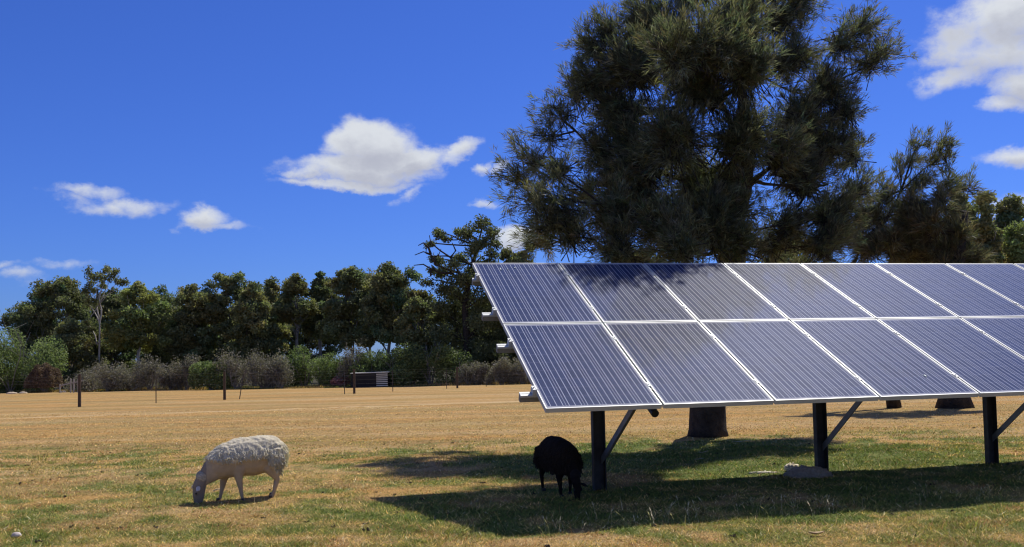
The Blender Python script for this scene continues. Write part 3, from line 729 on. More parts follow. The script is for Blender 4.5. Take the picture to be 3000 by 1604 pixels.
# right-hand background gums
tree('gum_tree', 'leafy bright-lit gum at the right edge, its top against blue sky', 2830, 545, 95, 44, leafm='gum', seed=21, nclump=60, clump_r=.6, leaf=.13, crown_base=.1, per=230, fork=.25, group='gum trees behind the right end of the array')
tree('gum_tree', 'gum cut by the right picture edge with sky gaps under its upper clumps', 2985, 560, 70, 46, leafm='gum', seed=22, nclump=22, clump_r=.55, leaf=.13, crown_base=.55, per=230, fork=.3, group='gum trees behind the right end of the array')
tree('gum_tree', 'low green gum below the sky gap at the right picture edge', 2990, 645, 95, 43, leafm='gumlight', seed=23, nclump=40, clump_r=.6, leaf=.13, crown_base=.05, per=220, fork=.2, group='gum trees behind the right end of the array')
tree('gum_tree', 'dark gum right of the slanted fan-branched sheoak, low behind the panels', 2690, 600, 110, 48, leafm='gumdark', seed=24, nclump=50, clump_r=.7, leaf=.15, crown_base=.05, per=220, fork=.2, group='gum trees behind the right end of the array')
tree('gum_tree', 'dark gum directly behind the big sheoak, seen through its lower branches', 2330, 680, 170, 58, leafm='gumdark', seed=25, nclump=50, clump_r=.9, leaf=.16, crown_base=.05, per=220, fork=.2, group='gum trees behind the right end of the array')
tree('gum_tree', 'dark gum low behind the big sheoak trunk, left side', 1880, 715, 160, 60, leafm='gumdark', seed=26, nclump=46, clump_r=.9, leaf=.16, crown_base=.05, per=200, fork=.2, group='gum trees behind the right end of the array')

tree('gum_tree', 'narrow lit gum crown showing just right of the brownish low sheoak', 2905, 560, 58, 42, leafm='gum', seed=27, nclump=30, clump_r=.55, leaf=.13, crown_base=.1, per=230, fork=.25, group='gum trees behind the right end of the array')
# ------------------------------------------------------------------ scrub in front of the trees
wl = [('large soft green wattle cut by the left picture edge', 30, 925, 100, 72, 1, 6500),
      ('low rounded wattle at the left picture edge, below the large one', 25, 1062, 70, 66, 2, 3000)]
for (lb, a, c, hw, D, sd, n) in wl: shrub('wattle_bush', lb, a, c, hw, D, 'wattle', 100 + sd, n=n, leaf=.14, group='wattle bushes', cat='bush', stems=5)
shrub('wattle_bush', 'small pale green wattle between the large wattle and the brown dome bush', 128, 1040, 26, 71, 'wattle', 104, n=1200, leaf=.13, group='wattle bushes', cat='bush')
shrub('dome_bush', 'reddish-brown dome-shaped bush left of the tallest fence post', 130, 1068, 52, 64, 'scrubbrown', 105, n=5200, leaf=.10, cat='bush', dome=True, lift=.18)
grey = [(268, 1082, 42, 66, 'low grey scrub bush just right of the left fence post'), (318, 1068, 40, 68, 'grey scrub bush under the white-stemmed gum'),
        (372, 1076, 42, 67, 'grey twiggy scrub bush below the light yellow-green gum'), (440, 1056, 42, 66, 'tall upright grey scrub bush with a ragged top'),
        (502, 1068, 28, 66, 'narrow grey scrub bush left of the paired dark trunks'), (548, 1050, 30, 66, 'grey scrub bush touching the left of the round green shrub'),
        (690, 1036, 48, 65, 'tallest grey scrub bush, right of the round green shrub'), (770, 1034, 40, 66, 'grey scrub bush with open leaning stems'),
        (822, 1044, 36, 66, 'grey-green scrub bush left of the dark green thicket'), (1032, 1012, 34, 64, 'bare grey scrub bush behind the pink-blossomed bush'),
        (1180, 1050, 26, 61, 'grey scrub bush between the two dark green thickets')]
for i, (a, c, hw, D, lb) in enumerate(grey): shrub('scrub_bush', lb, a, c, hw, D, 'scrubgrey', 120 + i, n=1900, leaf=.13, group='grey scrub bushes along the tree line', wispy=1.0, cat='bush', stems=10)
green_ = [(618, 1036, 40, 64, 'round bright-topped green shrub behind the second fence post', 3200), (890, 1010, 55, 67, 'dark green thicket left of the shelter', 3000), (960, 1030, 58, 66, 'dark green thicket directly behind the pink-blossomed bush', 3000),
          (1095, 1020, 46, 64, 'dark green shrub behind the shelter roof', 2600), (1145, 1010, 42, 64, 'tall dark green shrub right of the shelter', 2400), (1262, 990, 74, 60, 'large rounded dark green shrub left of the array', 5200)]
for i, (a, c, hw, D, lb, n) in enumerate(green_): shrub('green_shrub', lb, a, c, hw, D, 'scrubgreen', 140 + i, n=n, leaf=.13, group='green shrubs along the tree line', cat='bush', lift=.05)
shrub('blossom_bush', 'small bush with dusty pink blossom left of the shelter', 998, 1095, 20, 63, 'pink', 150, n=700, leaf=.10, cat='bush')
right_ = [(1372, 1060, 30, 57, 'grey scrub bush right of the fourth fence post'), (1425, 1068, 26, 57, 'small grey scrub bush midway between fence post and array'),
          (1470, 1052, 34, 56, 'grey scrub bush nearest the array frame'), (1530, 1056, 34, 56, 'grey scrub bush partly hidden by the first panel')]
for i, (a, c, hw, D, lb) in enumerate(right_): shrub('scrub_bush', lb, a, c, hw, D, 'scrubgrey', 160 + i, n=1900, leaf=.12, group='grey scrub bushes along the tree line', wispy=.7, cat='bush', stems=8)
# rank dry grass at the foot of the scrub
n = 14000; px_ = rng.uniform(-100, 1620, n); D_ = np.interp(px_, [0, 200, 400, 700, 1030, 1500], [73.0, 69.0, 69.0, 66.0, 63.4, 62.6]) + .4 + rng.random(n) * 9; X_ = (px_ - 1500) / F * D_
z_ = gz(X_, D_); h_ = rng.uniform(.05, .26, n) * (.4 + vnoise(X_, D_, 2.2)); a_ = rng.random(n) * 2 * PI
V_ = np.stack([np.stack([X_ - .05, D_, z_], 1), np.stack([X_ + .05, D_, z_], 1), np.stack([X_ + np.cos(a_) * .12, D_ + np.sin(a_) * .12, z_ + h_], 1)], 1).reshape(-1, 3)
cc = np.where((vnoise(X_, D_, 3) > .5)[:, None], np.array([.16, .17, .055]), np.array([.36, .25, .11])) * rng.uniform(.5, 1.1, (n, 1))
o = mesh_obj('rank_grass', V_, np.arange(3 * n).reshape(-1, 3), gm, cols=np.repeat(cc, 3, 0)); tag(o, 'uneven longer grass along the foot of the scrub', 'grass', kind='stuff')

# ------------------------------------------------------------------ sheoaks
def needles(b_pts, b_dirs, rg, k=11, length=.22, wid=.011, up=.25, spread=.42):
    n = len(b_pts); P_ = np.repeat(b_pts, k, 0); D_ = np.repeat(b_dirs, k, 0)
    D_ = D_ + rg.normal(size=D_.shape) * spread; D_[:, 2] += up; D_ /= np.linalg.norm(D_, axis=1)[:, None]
    e = np.cross(D_, rg.normal(size=D_.shape)); e /= np.linalg.norm(e, axis=1)[:, None]
    L_ = (length * (.55 + .8 * rg.random(n * k)))[:, None]; P_ = P_ + rg.normal(size=P_.shape) * .02
    mid = P_ + D_ * L_ * .55; tip = P_ + D_ * L_ + np.array([0, 0, -.10]) * L_
    V_ = np.stack([P_ - e * wid * .3, mid - e * wid * .5, tip, mid + e * wid * .5], 1).reshape(-1, 3)
    tint = np.repeat((.6 + .75 * rg.random(n))[:, None] * np.stack([1 + .12 * rg.normal(size=n), np.ones(n), 1 + .15 * rg.normal(size=n)], 1), k, 0)
    tint = tint * (.65 + .6 * rg.random((n * k, 1))) * np.where(rg.random((n * k, 1)) < .10, 1.9, 1.0)
    return V_, np.repeat(tint, 4, 0)

def sheoak(name, label, base, lobes, Y0, trunk_chain, seed, leafm='sheoak', per=16, needle=.22, group='sheoaks beside the array', k=11, tr=None, wid=.011, up=.35, bl=1.0):
    """lobes: (disp x, disp y, radius disp px, depth offset); disp px = photo px / 1.165"""
    rg = np.random.default_rng(seed); root = thing(name, base, label, 'tree', group); b = MB()
    tp = [np.asarray(q, float) for q in trunk_chain]; b.tube(tp, tr, 12)
    BP, BD = [], []
    hubs = [(q, r_) for q, r_ in zip(tp, tr)]
    order = sorted(range(len(lobes)), key=lambda i: np.linalg.norm(at(lobes[i][0] * 1.165, lobes[i][1] * 1.165, Y0 + lobes[i][3]) - tp[-2]))
    for i in order:
        dx, dy, rd, off = lobes[i]; c_ = at(dx * 1.165, dy * 1.165, Y0 + off); r_ = rd * 1.165 * (Y0 + off) / F
        cand = [np.linalg.norm(c_ - q) + (1.2 if q[2] > c_[2] + .2 else 0) + (0.0 if rr_ > .02 else .6) for q, rr_ in hubs]
        j = int(np.argmin(cand)); q, rr_ = hubs[j]; r0 = min(rr_ * .6, .075)
        pts = limb(b, q, c_, max(r0, .018), .012, rg, .10, 6, 7)
        for s_ in (2, 4, 6): hubs.append((pts[s_], max(r0, .018) * (1 - .12 * s_)))
        air = .55 if (dx < 1490 or dx > 2080) and dy < 560 else 1.0
        nb_ = int(per * air * 1.7 * (r_ / .5) ** 1.8) + 5; ax_ = c_ - tp[4]; ax_[2] = 0; ax_ = ax_ / (np.linalg.norm(ax_) + .4)
        for _ in range(nb_):
            d = rg.normal(size=3) * .62 + ax_ * .75 + np.array([0, 0, .5]); d /= np.linalg.norm(d)
            rv = rg.normal(size=3); rv /= np.linalg.norm(rv); st = c_ + rv * r_ * rg.random() ** .5 * .72 - d * (r_ * .1 + .25 * bl) if rg.random() < .85 else pts[rg.integers(3, 7)]
            L_ = (r_ * .2 + rg.uniform(.18, .52)) * bl; cur = np.array([0, 0, rg.uniform(-.1, .35)]) * L_
            e_ = c_ + d * L_ + cur; m_ = st + (e_ - st) * .5 + rg.normal(size=3) * .05
            b.tube([st, m_, e_], [.009, .006, .003], 3, cap=False)
            nt = int(6 + 12 * L_)
            for s_ in np.linspace(.25, 1.0, nt):
                p_ = (1 - s_) ** 2 * st + 2 * s_ * (1 - s_) * m_ + s_ ** 2 * e_
                dd = (e_ - st) / (np.linalg.norm(e_ - st) + 1e-6)
                BP.append(p_ + rg.normal(size=3) * .05); BD.append(dd)
    b.build('trunk', M['bark'], root, smooth=True)
    V_, T_ = needles(np.array(BP), np.array(BD), rg, k, needle, wid, up)
    mesh_obj('crown', V_, np.arange(len(V_)).reshape(-1, 4), M[leafm], root, cols=np.clip(T_, .2, 2))
    return len(V_) // 4

tb = hit(2074, 1279); Y0 = float(tb[1])
K = 1.165
big = [(1700, 120, 110, 0), (1850, 90, 105, -1.2), (1750, -30, 105, .5), (1900, -30, 100, .5), (1640, 70, 80, .3), (1600, 190, 105, -.3), (1760, 240, 120, -1.1), (1880, 200, 95, -1.5),
       (1570, 300, 90, 0), (1700, 370, 115, -1.3), (1860, 370, 110, -1.0), (2000, 320, 95, .6), (2070, 240, 80, .9), (1980, 160, 75, .6), (1950, 60, 60, .6), (2110, 120, 60, 1), (2165, 75, 46, 1.2),
       (2215, 140, 38, 1.3), (2175, 170, 44, 1.2), (2110, 300, 75, .9), (2060, 390, 85, .8), (2140, 400, 50, 1.1), (1620, 440, 95, -.6), (1760, 480, 95, -.4), (1500, 130, 42, 0), (1535, 95, 45, 0), (1520, 210, 45, 0),
       (1455, 255, 34, .2), (1490, 240, 40, 0), (1412, 300, 32, -.3), (1390, 350, 32, -.3), (1350, 412, 42, -.3), (1300, 450, 26, -.3), (1340, 505, 34, -.3), (1410, 440, 44, -1.5), (1420, 520, 46, -2.0),
       (1380, 570, 46, -1.9), (1440, 600, 55, -1.7), (1480, 500, 50, -.1), (1560, 560, 80, -1.2), (1680, 590, 90, -1.3), (1780, 600, 85, -.9), (1980, 580, 65, .6), (2080, 560, 80, .8), (2060, 630, 70, .6), (1930, 630, 55, .8), (2150, 500, 60, 1.1),
       (1840, 590, 40, .4), (1370, 615, 30, 0), (1560, 640, 60, -1.5), (1990, 440, 70, .6), (1520, 400, 55, -.1), (2010, 10, 50, .6), (1700, 150, 60, -2.1), (1765, 130, 60, -2.0), (1820, 150, 65, -1.9), (1830, 480, 60, -.2), (1790, 560, 80, -.8), (1850, 640, 60, -.7), (1710, 640, 70, -1.8), (1860, 540, 35, -.8), (1640, 540, 80, -.5), (1950, 400, 70, -.3), (2030, 480, 45, .5), (1560, 480, 60, -.3), (1600, 380, 80, -.3)]
tc_ = [tb + np.array([0, 0, -.05]), tb + np.array([0, 0, .12]), tb + np.array([.01, 0, .45]), tb + np.array([.05, 0, 1.0]), at(2120, 900, Y0), at(2145, 760, Y0), at(2150, 640, Y0), at(2175, 560, Y0 - .1), at(2195, 430, Y0 - .2), at(2170, 250, Y0 - .2), at(2120, 60, Y0)]
nn = sheoak('sheoak_tree', 'huge dark sheoak with drooping needles towering behind the solar array', tb, big, Y0, tc_, 200, per=36, k=9, needle=.145,
            tr=[.345, .30, .285, .27, .25, .22, .18, .15, .11, .07, .03], wid=.011, up=.2)
# slanted sheoak with fan of branches
b2 = hit(2620, 1196)
Y2 = float(b2[1])
fan = [(2300, 375, 16, 0), (2290, 410, 20, 0), (2365, 372, 15, 0), (2340, 415, 22, 0), (2380, 410, 15, 0), (2260, 435, 16, 0), (2325, 460, 22, 0), (2380, 465, 24, 0), (2290, 480, 34, 0), (2230, 500, 30, 0), (2370, 500, 45, 0),
       (2430, 480, 26, .3), (2300, 540, 55, .3), (2210, 560, 55, .3), (2380, 570, 60, .3), (2150, 600, 55, .3), (2260, 610, 60, .5), (2360, 630, 60, .5), (2120, 530, 40, .4), (2210, 500, 40, .2), (2180, 560, 50, .2), (2260, 540, 45, .1)]
sheoak('sheoak_tree', 'slanted sheoak with a fan of thin bare branches, right of the huge one', b2, fan, Y2,
       [b2, b2 + np.array([-.1, 0, .8]), at(2500, 900, Y2), at(2490, 790, Y2), at(2540, 700, Y2), at(2600, 640, Y2), at(2640, 560, Y2), at(2680, 440, Y2)], 210, per=8, k=8, needle=.24,
       tr=[.17, .13, .11, .09, .07, .045, .03, .012], wid=.015, up=.4, bl=.8)
b3 = hit(2797, 1196); Y3 = float(b3[1])
brn = [(2370, 530, 38, 0), (2350, 580, 50, -.2), (2410, 600, 40, 0), (2400, 650, 50, 0), (2290, 570, 48, .2), (2240, 620, 55, .2), (2310, 525, 38, .1), (2190, 640, 50, .3), (2340, 640, 55, .2), (2440, 660, 36, .2), (2290, 650, 50, .3), (2460, 710, 45, .2), (2390, 700, 55, 0)]
sheoak('sheoak_tree', 'brownish low sheoak whose dark foot shows below the array at right', b3, brn, Y3,
       [b3, b3 + np.array([0, 0, .35]), b3 + np.array([0, 0, 1.2]), at(2800, 850, Y3), at(2810, 700, Y3), at(2830, 620, Y3)], 220, leafm='sheoakbrown', per=14, k=10, needle=.27,
       tr=[.42, .30, .24, .2, .14, .06], wid=.014, bl=.7)

# ------------------------------------------------------------------ fence
fp = [(-215, 1214, None), (233, 1193, 0), (658, 1172, 0), (1038, 1154, 0), (1340, 1138, 0)]
fpos = [hit(a, c) for a, c, _ in fp]
for i in range(4): fpos.append(fpos[-1] + (fpos[-1] - fpos[-2]) * .96)
for q in fpos: q[2] = float(gz(0, q[1]))
fence = thing('wire_fence', fpos[1], 'long wire and mesh fence with dark round timber posts crossing the dry paddock', 'fence')
rg = np.random.default_rng(9)
for i, q in enumerate(fpos):
    b = MB(); h = 1.22; b.tube([q + np.array([0, 0, -.1]), q + np.array([0, 0, h])], [.062, .055], 9); b.build('post', M['wood'], fence, smooth=False)
wmb = MB()
for i in range(len(fpos) - 1):
    p, q = fpos[i], fpos[i + 1]
    for h in (.12, .30, .48, .68, .9, 1.05, 1.17):
        pts = [p + (q - p) * s + np.array([0, -.06, h - .05 * math.sin(PI * s) * (h > 1)]) for s in np.linspace(0, 1, 5)]
        wmb.tube(pts, .0015, 3)
    nv_ = 0
    for j in range(nv_):
        s = (j + .5) / nv_; o_ = p + (q - p) * s + np.array([0, -.06, 0]); wmb.tube([o_ + np.array([0, 0, .12]), o_ + np.array([0, 0, .9])], .0018, 3, cap=False)
wmb.build('wire_mesh', M['wire'], fence)
for (a, c, ln) in ((1012, 1141, 0), (1150, 1143, 0), (1307, 1138, 0), (1425, 1134, 0), (705, 1158, .12), (455, 1180, 0)):
    s = (a - 0) ; q = hit(a, c); # droppers stand on the fence line
    # nearest point of the fence line at that column
    best = min(((abs((at(a, c, 1.0)[0]) - (p_[0] / p_[1])), p_.tolist()) for i in range(len(fpos) - 1) for p_ in [fpos[i] + (fpos[i + 1] - fpos[i]) * s_ for s_ in np.linspace(0, 1, 60)]), key=lambda z: z[0])[1]
    q = np.array(best); b = MB(); b.tube([q, q + np.array([ln * 1.5, 0, 1.1])], .02, 4); b.build('picket', M['darksteel'], fence)

# small timber yard rail at the far left
yard = thing('timber_rail', hit(225, 1151), 'short weathered grey timber rail on posts behind the left fence post', 'rail fence')
D = float(yard.location[1])
b = MB()
for a in (176, 207, 216, 229): q = at(a, 1100, D); g0 = float(gz(0, D)); b.tube([[q[0], D, g0], [q[0], D, g0 + (.62 if a == 176 else 1.0)]], .05, 6); b.build('post', M['rail'], yard); b = MB()
b.box(at(176, 1132, D), at(240, 1118, D) - at(176, 1132, D), (0, .05, 0), (0, 0, .09)); b.build('rail', M['rail'], yard)

def lump(name, label, cat, p, sx_, sy_, sz_, material, seed, group=None, rough=.16, sub=3, rot=0.0, freq=3.0):
    import bmesh
    from mathutils import noise as mn
    bm = bmesh.new(); bmesh.ops.create_icosphere(bm, subdivisions=sub, radius=1)
    for v in bm.verts:
        n_ = mn.fractal(v.co * freq + Vector((seed * 7.1, 0, 0)), 1.0, 2.0, 4)
        v.co *= 1 + rough * n_; v.co.z = v.co.z if v.co.z > 0 else v.co.z * .35
        v.co = Vector((v.co.x * sx_, v.co.y * sy_, v.co.z * sz_))
    bmesh.ops.rotate(bm, verts=bm.verts, cent=(0, 0, 0), matrix=Matrix.Rotation(rot, 3, 'Z'))
    me = bpy.data.meshes.new(name); bm.to_mesh(me); bm.free(); me.materials.append(material)
    me.polygons.foreach_set('use_smooth', np.ones(len(me.polygons), bool))
    o = bpy.data.objects.new(name, me); C.objects.link(o); o.location = [float(q) for q in p]; tag(o, label, cat, group); return o

# ------------------------------------------------------------------ shelter
sh0 = hit(1030, 1137); D = float(sh0[1]); g0 = float(gz(0, D))
shel = thing('shelter', (sh0[0], D, g0), 'small dark open-fronted stock shelter with pale roof edge and slatted side', 'shelter')
xl, xm_, xr = at(1029, 1100, D)[0], at(1102, 1100, D)[0], at(1135, 1100, D)[0]; Hs = at(1060, 1095, D)[2] - g0
b = MB(); b.box((xl, D, g0), (xm_ - xl, 0, 0), (0, .04, 0), (0, 0, Hs)); b.box((xl, D + .05, g0), (.04, 1.6, 0), (0, .0, .001), (0, 0, Hs)) if False else None
b.box((xl, D + .041, g0), (.04, 0, 0), (0, 1.5, 0), (0, 0, Hs)); b.box((xl + .041, D + 1.5, g0), (xr - xl - .05, 0, 0), (0, .04, 0), (0, 0, Hs)); b.build('wall', M['black'], shel)
b = MB(); b.box((xl - .06, D - .06, g0 + Hs + .002), (xr - xl + .1, 0, .03), (0, 1.7, 0), (0, 0, .045)); b.build('roof', M['tin'], shel)
for k in range(7):
    z0 = g0 + .08 + k * (Hs - .1) / 6.6; b = MB(); b.box((xm_ + .01, D - .01, z0), (xr - xm_, 0, 0), (0, .03, 0), (0, 0, .055)); b.build('slat', M['tin'], shel)
b = MB(); b.box((xm_ + .01, D + .03, g0), (xr - xm_ - .02, 0, 0), (0, .02, 0), (0, 0, Hs)); b.build('back_board', M['black'], shel)

# low pale mounds at far left
m_w = simple('pale_sandy_soil', (0.55, 0.44, 0.32), .95, var=.15, scale=14, bstr=.8, bdist=.03)
for (a, lb, sx_) in ((34, 'pale low mound at the far left corner of the paddock', .42), (68, 'second pale low mound from the left edge, below the low wattle', .30), (186, 'small pale mound just left of the left fence post', .24), (215, 'small pale mound right behind the left fence post', .30)):
    q = hit(a, 1155 - a * .025); lump('mound', lb, 'mound', q + np.array([0, 0, .0]), sx_, .2, .13, m_w, a, 'pale mounds far off at left', rough=.2, sub=3)

# ------------------------------------------------------------------ sheep
def sheep(name, label, p_front, heading, mats_, seed, black=False, scale=1.0, stretch=1.0):
    """p_front: ground under the front hooves. Body sculpted from many overlapping tapered volumes, fused by voxel remesh."""
    import bmesh
    rg = np.random.default_rng(seed); c, s = math.cos(heading), math.sin(heading)
    fw = np.array([c, s, 0]); lf = np.array([-s, c, 0]); upv = np.array([0, 0, 1.0])
    def Wp(cx, cyy, y=0.0):
        g_ = 1040 - 0.1 * (cx - 800); X_ = (1000 - cx) / 1183 * scale * stretch; z = (g_ - cyy) / 1183 * scale
        return np.array([X_, y * scale, z])
    bm = bmesh.new()
    def ell(cn, r3, rot=None):
        mt = Matrix.Translation(Vector(cn.tolist())) @ (rot or Matrix.Identity(4)) @ Matrix.Diagonal((r3[0], r3[1], r3[2], 1))
        bmesh.ops.create_uvsphere(bm, u_segments=14, v_segments=9, radius=1, matrix=mt)
    def chain(pts, rad, lat=1.0, step=.012):
        for (a, ra), (b_, rb) in zip(zip(pts, rad), zip(pts[1:], rad[1:])):
            n_ = max(2, int(np.linalg.norm(b_ - a) / step))
            for i in range(n_ + 1):
                t_ = i / n_; r_ = (ra + (rb - ra) * t_) * scale; ell(a + (b_ - a) * t_, (r_, r_ * lat, r_))
    # trunk of the body
    chain([Wp(1400, 480), Wp(1330, 470), Wp(1230, 505), Wp(1150, 520), Wp(1000, 535), Wp(880, 570), Wp(790, 610)], [.125, .160, .180, .188, .178, .168, .142], .80, .03)
    chain([Wp(790, 610), Wp(700, 670), Wp(640, 730), Wp(590, 775)], [.140, .112, .088, .070], .62, .02)
    chain([Wp(580, 770), Wp(530, 860), Wp(515, 960), Wp(515, 1040)], [.064, .060, .046, .035], .72, .012)      # head, nose to the grass
    chain([Wp(560, 850), Wp(545, 980), Wp(540, 1035)], [.046, .038, .030], .7, .012)                            # jaw
    for sd in (1, -1):                                                                                        # brow ridges / eye sockets
        ell(Wp(490, 935, sd * .036), (.016 * scale, .012 * scale, .018 * scale))
    # legs: near = +y
    chain([Wp(960, 640, .06), Wp(950, 740, .085), Wp(975, 880, .085), Wp(992, 985, .085), Wp(1000, 1008, .085)], [.080, .040, .022, .016, .020], 1, .01)
    chain([Wp(870, 660, -.06), Wp(845, 780, -.085), Wp(820, 900, -.085), Wp(795, 1015, -.085), Wp(785, 1035, -.085)], [.075, .038, .022, .016, .020], 1, .01)
    chain([Wp(1375, 510, .05), Wp(1300, 640, .085), Wp(1410, 765, .09), Wp(1375, 870, .09), Wp(1345, 950, .09), Wp(1335, 975, .09)], [.11, .052, .025, .019, .018, .023], 1, .01)
    chain([Wp(1400, 510, -.05), Wp(1390, 650, -.08), Wp(1470, 765, -.085), Wp(1450, 860, -.085), Wp(1430, 955, -.085), Wp(1420, 975, -.085)], [.11, .054, .026, .020, .018, .023], 1, .01)
    chain([Wp(1480, 430, 0), Wp(1500, 500, 0), Wp(1495, 580, 0)], [.035, .028, .016], 1, .01)                    # tail
    me = bpy.data.meshes.new('tmp'); bm.to_mesh(me); bm.free(); tmp = bpy.data.objects.new('tmp', me); C.objects.link(tmp)
    r_ = tmp.modifiers.new('r', 'REMESH'); r_.mode = 'VOXEL'; r_.voxel_size = .0072 * scale; r_.use_smooth_shade = True
    sm = tmp.modifiers.new('s', 'SMOOTH'); sm.factor = .6; sm.iterations = 7
    dg = bpy.context.evaluated_depsgraph_get(); ev = tmp.evaluated_get(dg); me2 = bpy.data.meshes.new_from_object(ev)
    bpy.data.objects.remove(tmp); 
    n = len(me2.vertices); co = np.empty(n * 3); me2.vertices.foreach_get('co', co); co = co.reshape(-1, 3)
    no = np.empty(n * 3); me2.vertices.foreach_get('normal', no); no = no.reshape(-1, 3)
    # fleece line: long wool above, shorn below
    from mathutils import noise as mn
    X_, Z_ = co[:, 0] / scale, co[:, 2] / scale
    cxp = 1000 - X_ * 1183 / stretch; line_ = np.interp(cxp, [560, 640, 760, 900, 1050, 1250, 1330, 1400, 1520], [.50, .40, .385, .375, .39, .40, .30, .22, .20])
    wool = np.clip((Z_ - line_) / .035 + .5, 0, 1) * (cxp > 610)
    if black: wool = np.clip((Z_ - .24) / .05, 0, 1) * (cxp > 600)
    low_ = np.clip((.56 - Z_) / .16, 0.0, 1.0)
    disp = np.array([(abs(mn.noise(Vector((p_[0] * 42, p_[1] * 42, p_[2] * 13)) + Vector((seed, 0, 0)))) * .034 * lw + mn.noise(Vector((p_ * 30).tolist())) * .006 + mn.noise(Vector((p_ * 11).tolist())) * .010) for p_, lw in zip(co / scale, low_)])
    co = co + no * (wool * (.012 + disp))[:, None] * scale
    me2.vertices.foreach_set('co', co.ravel())
    wl_ = np.ones((n, 4), np.float32); wl_[:, 0] = wool; wl_[:, 1] = np.clip((.10 - Z_) / .1, 0, 1); wl_[:, 2] = (cxp < 600) 
    a_ = me2.color_attributes.new('tint', 'FLOAT_COLOR', 'POINT'); a_.data.foreach_set('color', wl_.ravel())
    me2.materials.clear(); me2.materials.append(mats_['body']); me2.polygons.foreach_set('use_smooth', np.ones(len(me2.polygons), bool)); me2.update()
    root = thing(name, p_front, label, 'sheep'); root.rotation_euler = (0, 0, heading)
    def kid(nm, me_, mt=None):
        o = bpy.data.objects.new(nm, me_); C.objects.link(o); o.parent = root
        if mt: me_.materials.append(mt)
        return o
    me2.name = 'body'; kid('body', me2)
    # fleece: curled locks growing off the woolly part
    cand = np.where(wool > .6)[0]; nl = 5200; ii = rg.choice(cand, nl); P_ = co[ii]; Nm = no[ii]
    dn = Nm * .30 + np.array([-0.12, 0, -.95]) + rg.normal(size=(nl, 3)) * .28; dn -= Nm * np.minimum((dn * Nm).sum(1), 0)[:, None]; dn /= np.linalg.norm(dn, axis=1)[:, None]
    e = np.cross(dn, Nm) + 1e-4; e /= np.linalg.norm(e, axis=1)[:, None]
    lowf = np.clip((.60 - P_[:, 2] / scale) / .2, .25, 1)[:, None]
    lowf = np.clip((.57 - P_[:, 2] / scale) / .2, .12, 1)[:, None]; L_ = rg.uniform(.016, .046, (nl, 1)) * scale * lowf; w_ = rg.uniform(.002, .0045, (nl, 1)) * scale
    Vv = np.stack([P_ - e * w_, P_ + e * w_, P_ + Nm * L_ * .35 + dn * L_ * .6 + e * w_ * .8, P_ + dn * L_ + Nm * .003], 1).reshape(-1, 3)
    fm = bpy.data.meshes.new('fleece'); fm.from_pydata(Vv.tolist(), [], np.arange(4 * nl).reshape(-1, 4).tolist()); 
    tt_ = np.ones((4 * nl, 4), np.float32); tt_[:, :3] = np.repeat(rg.uniform(.72, 1.12, (nl, 1)), 4, 0)
    a_ = fm.color_attributes.new('tint', 'FLOAT_COLOR', 'POINT'); a_.data.foreach_set('color', tt_.ravel()); kid('fleece', fm, mats_['fleece'])
    # woolly topknot
    bm = bmesh.new(); bmesh.ops.create_icosphere(bm, subdivisions=4, radius=1)
    tk = Wp(562, 762)
    for v in bm.verts:
        d_ = 1 + .30 * abs(mn.noise(v.co * 4.2)) + .12 * mn.noise(v.co * 11); v.co = Vector((v.co.x * .050 * d_, v.co.y * .052 * d_, v.co.z * .056 * d_)) * scale + Vector(tk.tolist())
    tm = bpy.data.meshes.new('topknot'); bm.to_mesh(tm); bm.free(); tm.polygons.foreach_set('use_smooth', np.ones(len(tm.polygons), bool)); kid('topknot', tm, mats_['topknot'])
    # ears: cupped leaf shapes that stick out sideways and tilt to the light
    for sd in (1, -1):
        base_ = Wp(525, 862, sd * .045); tip_ = base_ + np.array([.040, sd * .060, -.030]) * scale; up_ = np.array([.55, 0, .55]) * .026 * scale
        al = tip_ - base_; bk = np.cross(al, up_); bk = bk / np.linalg.norm(bk) * .005 * scale
        Vv = []
        for i, t_ in enumerate(np.linspace(0, 1, 7)):
            wd = math.sin(PI * min(.985, .10 + t_ * .885)) ** 1.1
            for j in (-1, -.5, 0, .5, 1): Vv.append(base_ + al * t_ + up_ * wd * j + bk * (1 - j * j) * wd)
        Ff = [(i * 5 + j, i * 5 + j + 1, (i + 1) * 5 + j + 1, (i + 1) * 5 + j) for i in range(6) for j in range(4)]
        em = bpy.data.meshes.new('ear'); em.from_pydata([v_.tolist() for v_ in Vv], [], Ff); em.update(); eo = kid('ear', em, mats_['ear'])
        so_ = eo.modifiers.new('t', 'SOLIDIFY'); so_.thickness = .006 * scale; em.polygons.foreach_set('use_smooth', np.ones(len(em.polygons), bool))
        # eye
        bm = bmesh.new(); bmesh.ops.create_uvsphere(bm, u_segments=12, v_segments=8, radius=.0095 * scale, matrix=Matrix.Translation(Vector(Wp(486, 940, sd * .040).tolist())))
        ey = bpy.data.meshes.new('eye'); bm.to_mesh(ey); bm.free(); kid('eye', ey, M['plastic'])
    # hooves
    for (a, b_, yy) in ((1003, 1010, .085), (783, 1034, -.085), (1333, 978, .09), (1412, 972, -.085)):
        p_ = Wp(a, b_, yy); bm = bmesh.new()
        for sd in (1, -1):
            bmesh.ops.create_cone(bm, cap_ends=True, segments=10, radius1=.016 * scale, radius2=.011 * scale, depth=.03 * scale, matrix=Matrix.Translation(Vector((p_[0] + .010, p_[1] + sd * .010 * scale, .016 * scale))))
        hm = bpy.data.meshes.new('hoof'); bm.to_mesh(hm); bm.free(); kid('hoof', hm, mats_['hoof'])
    return root

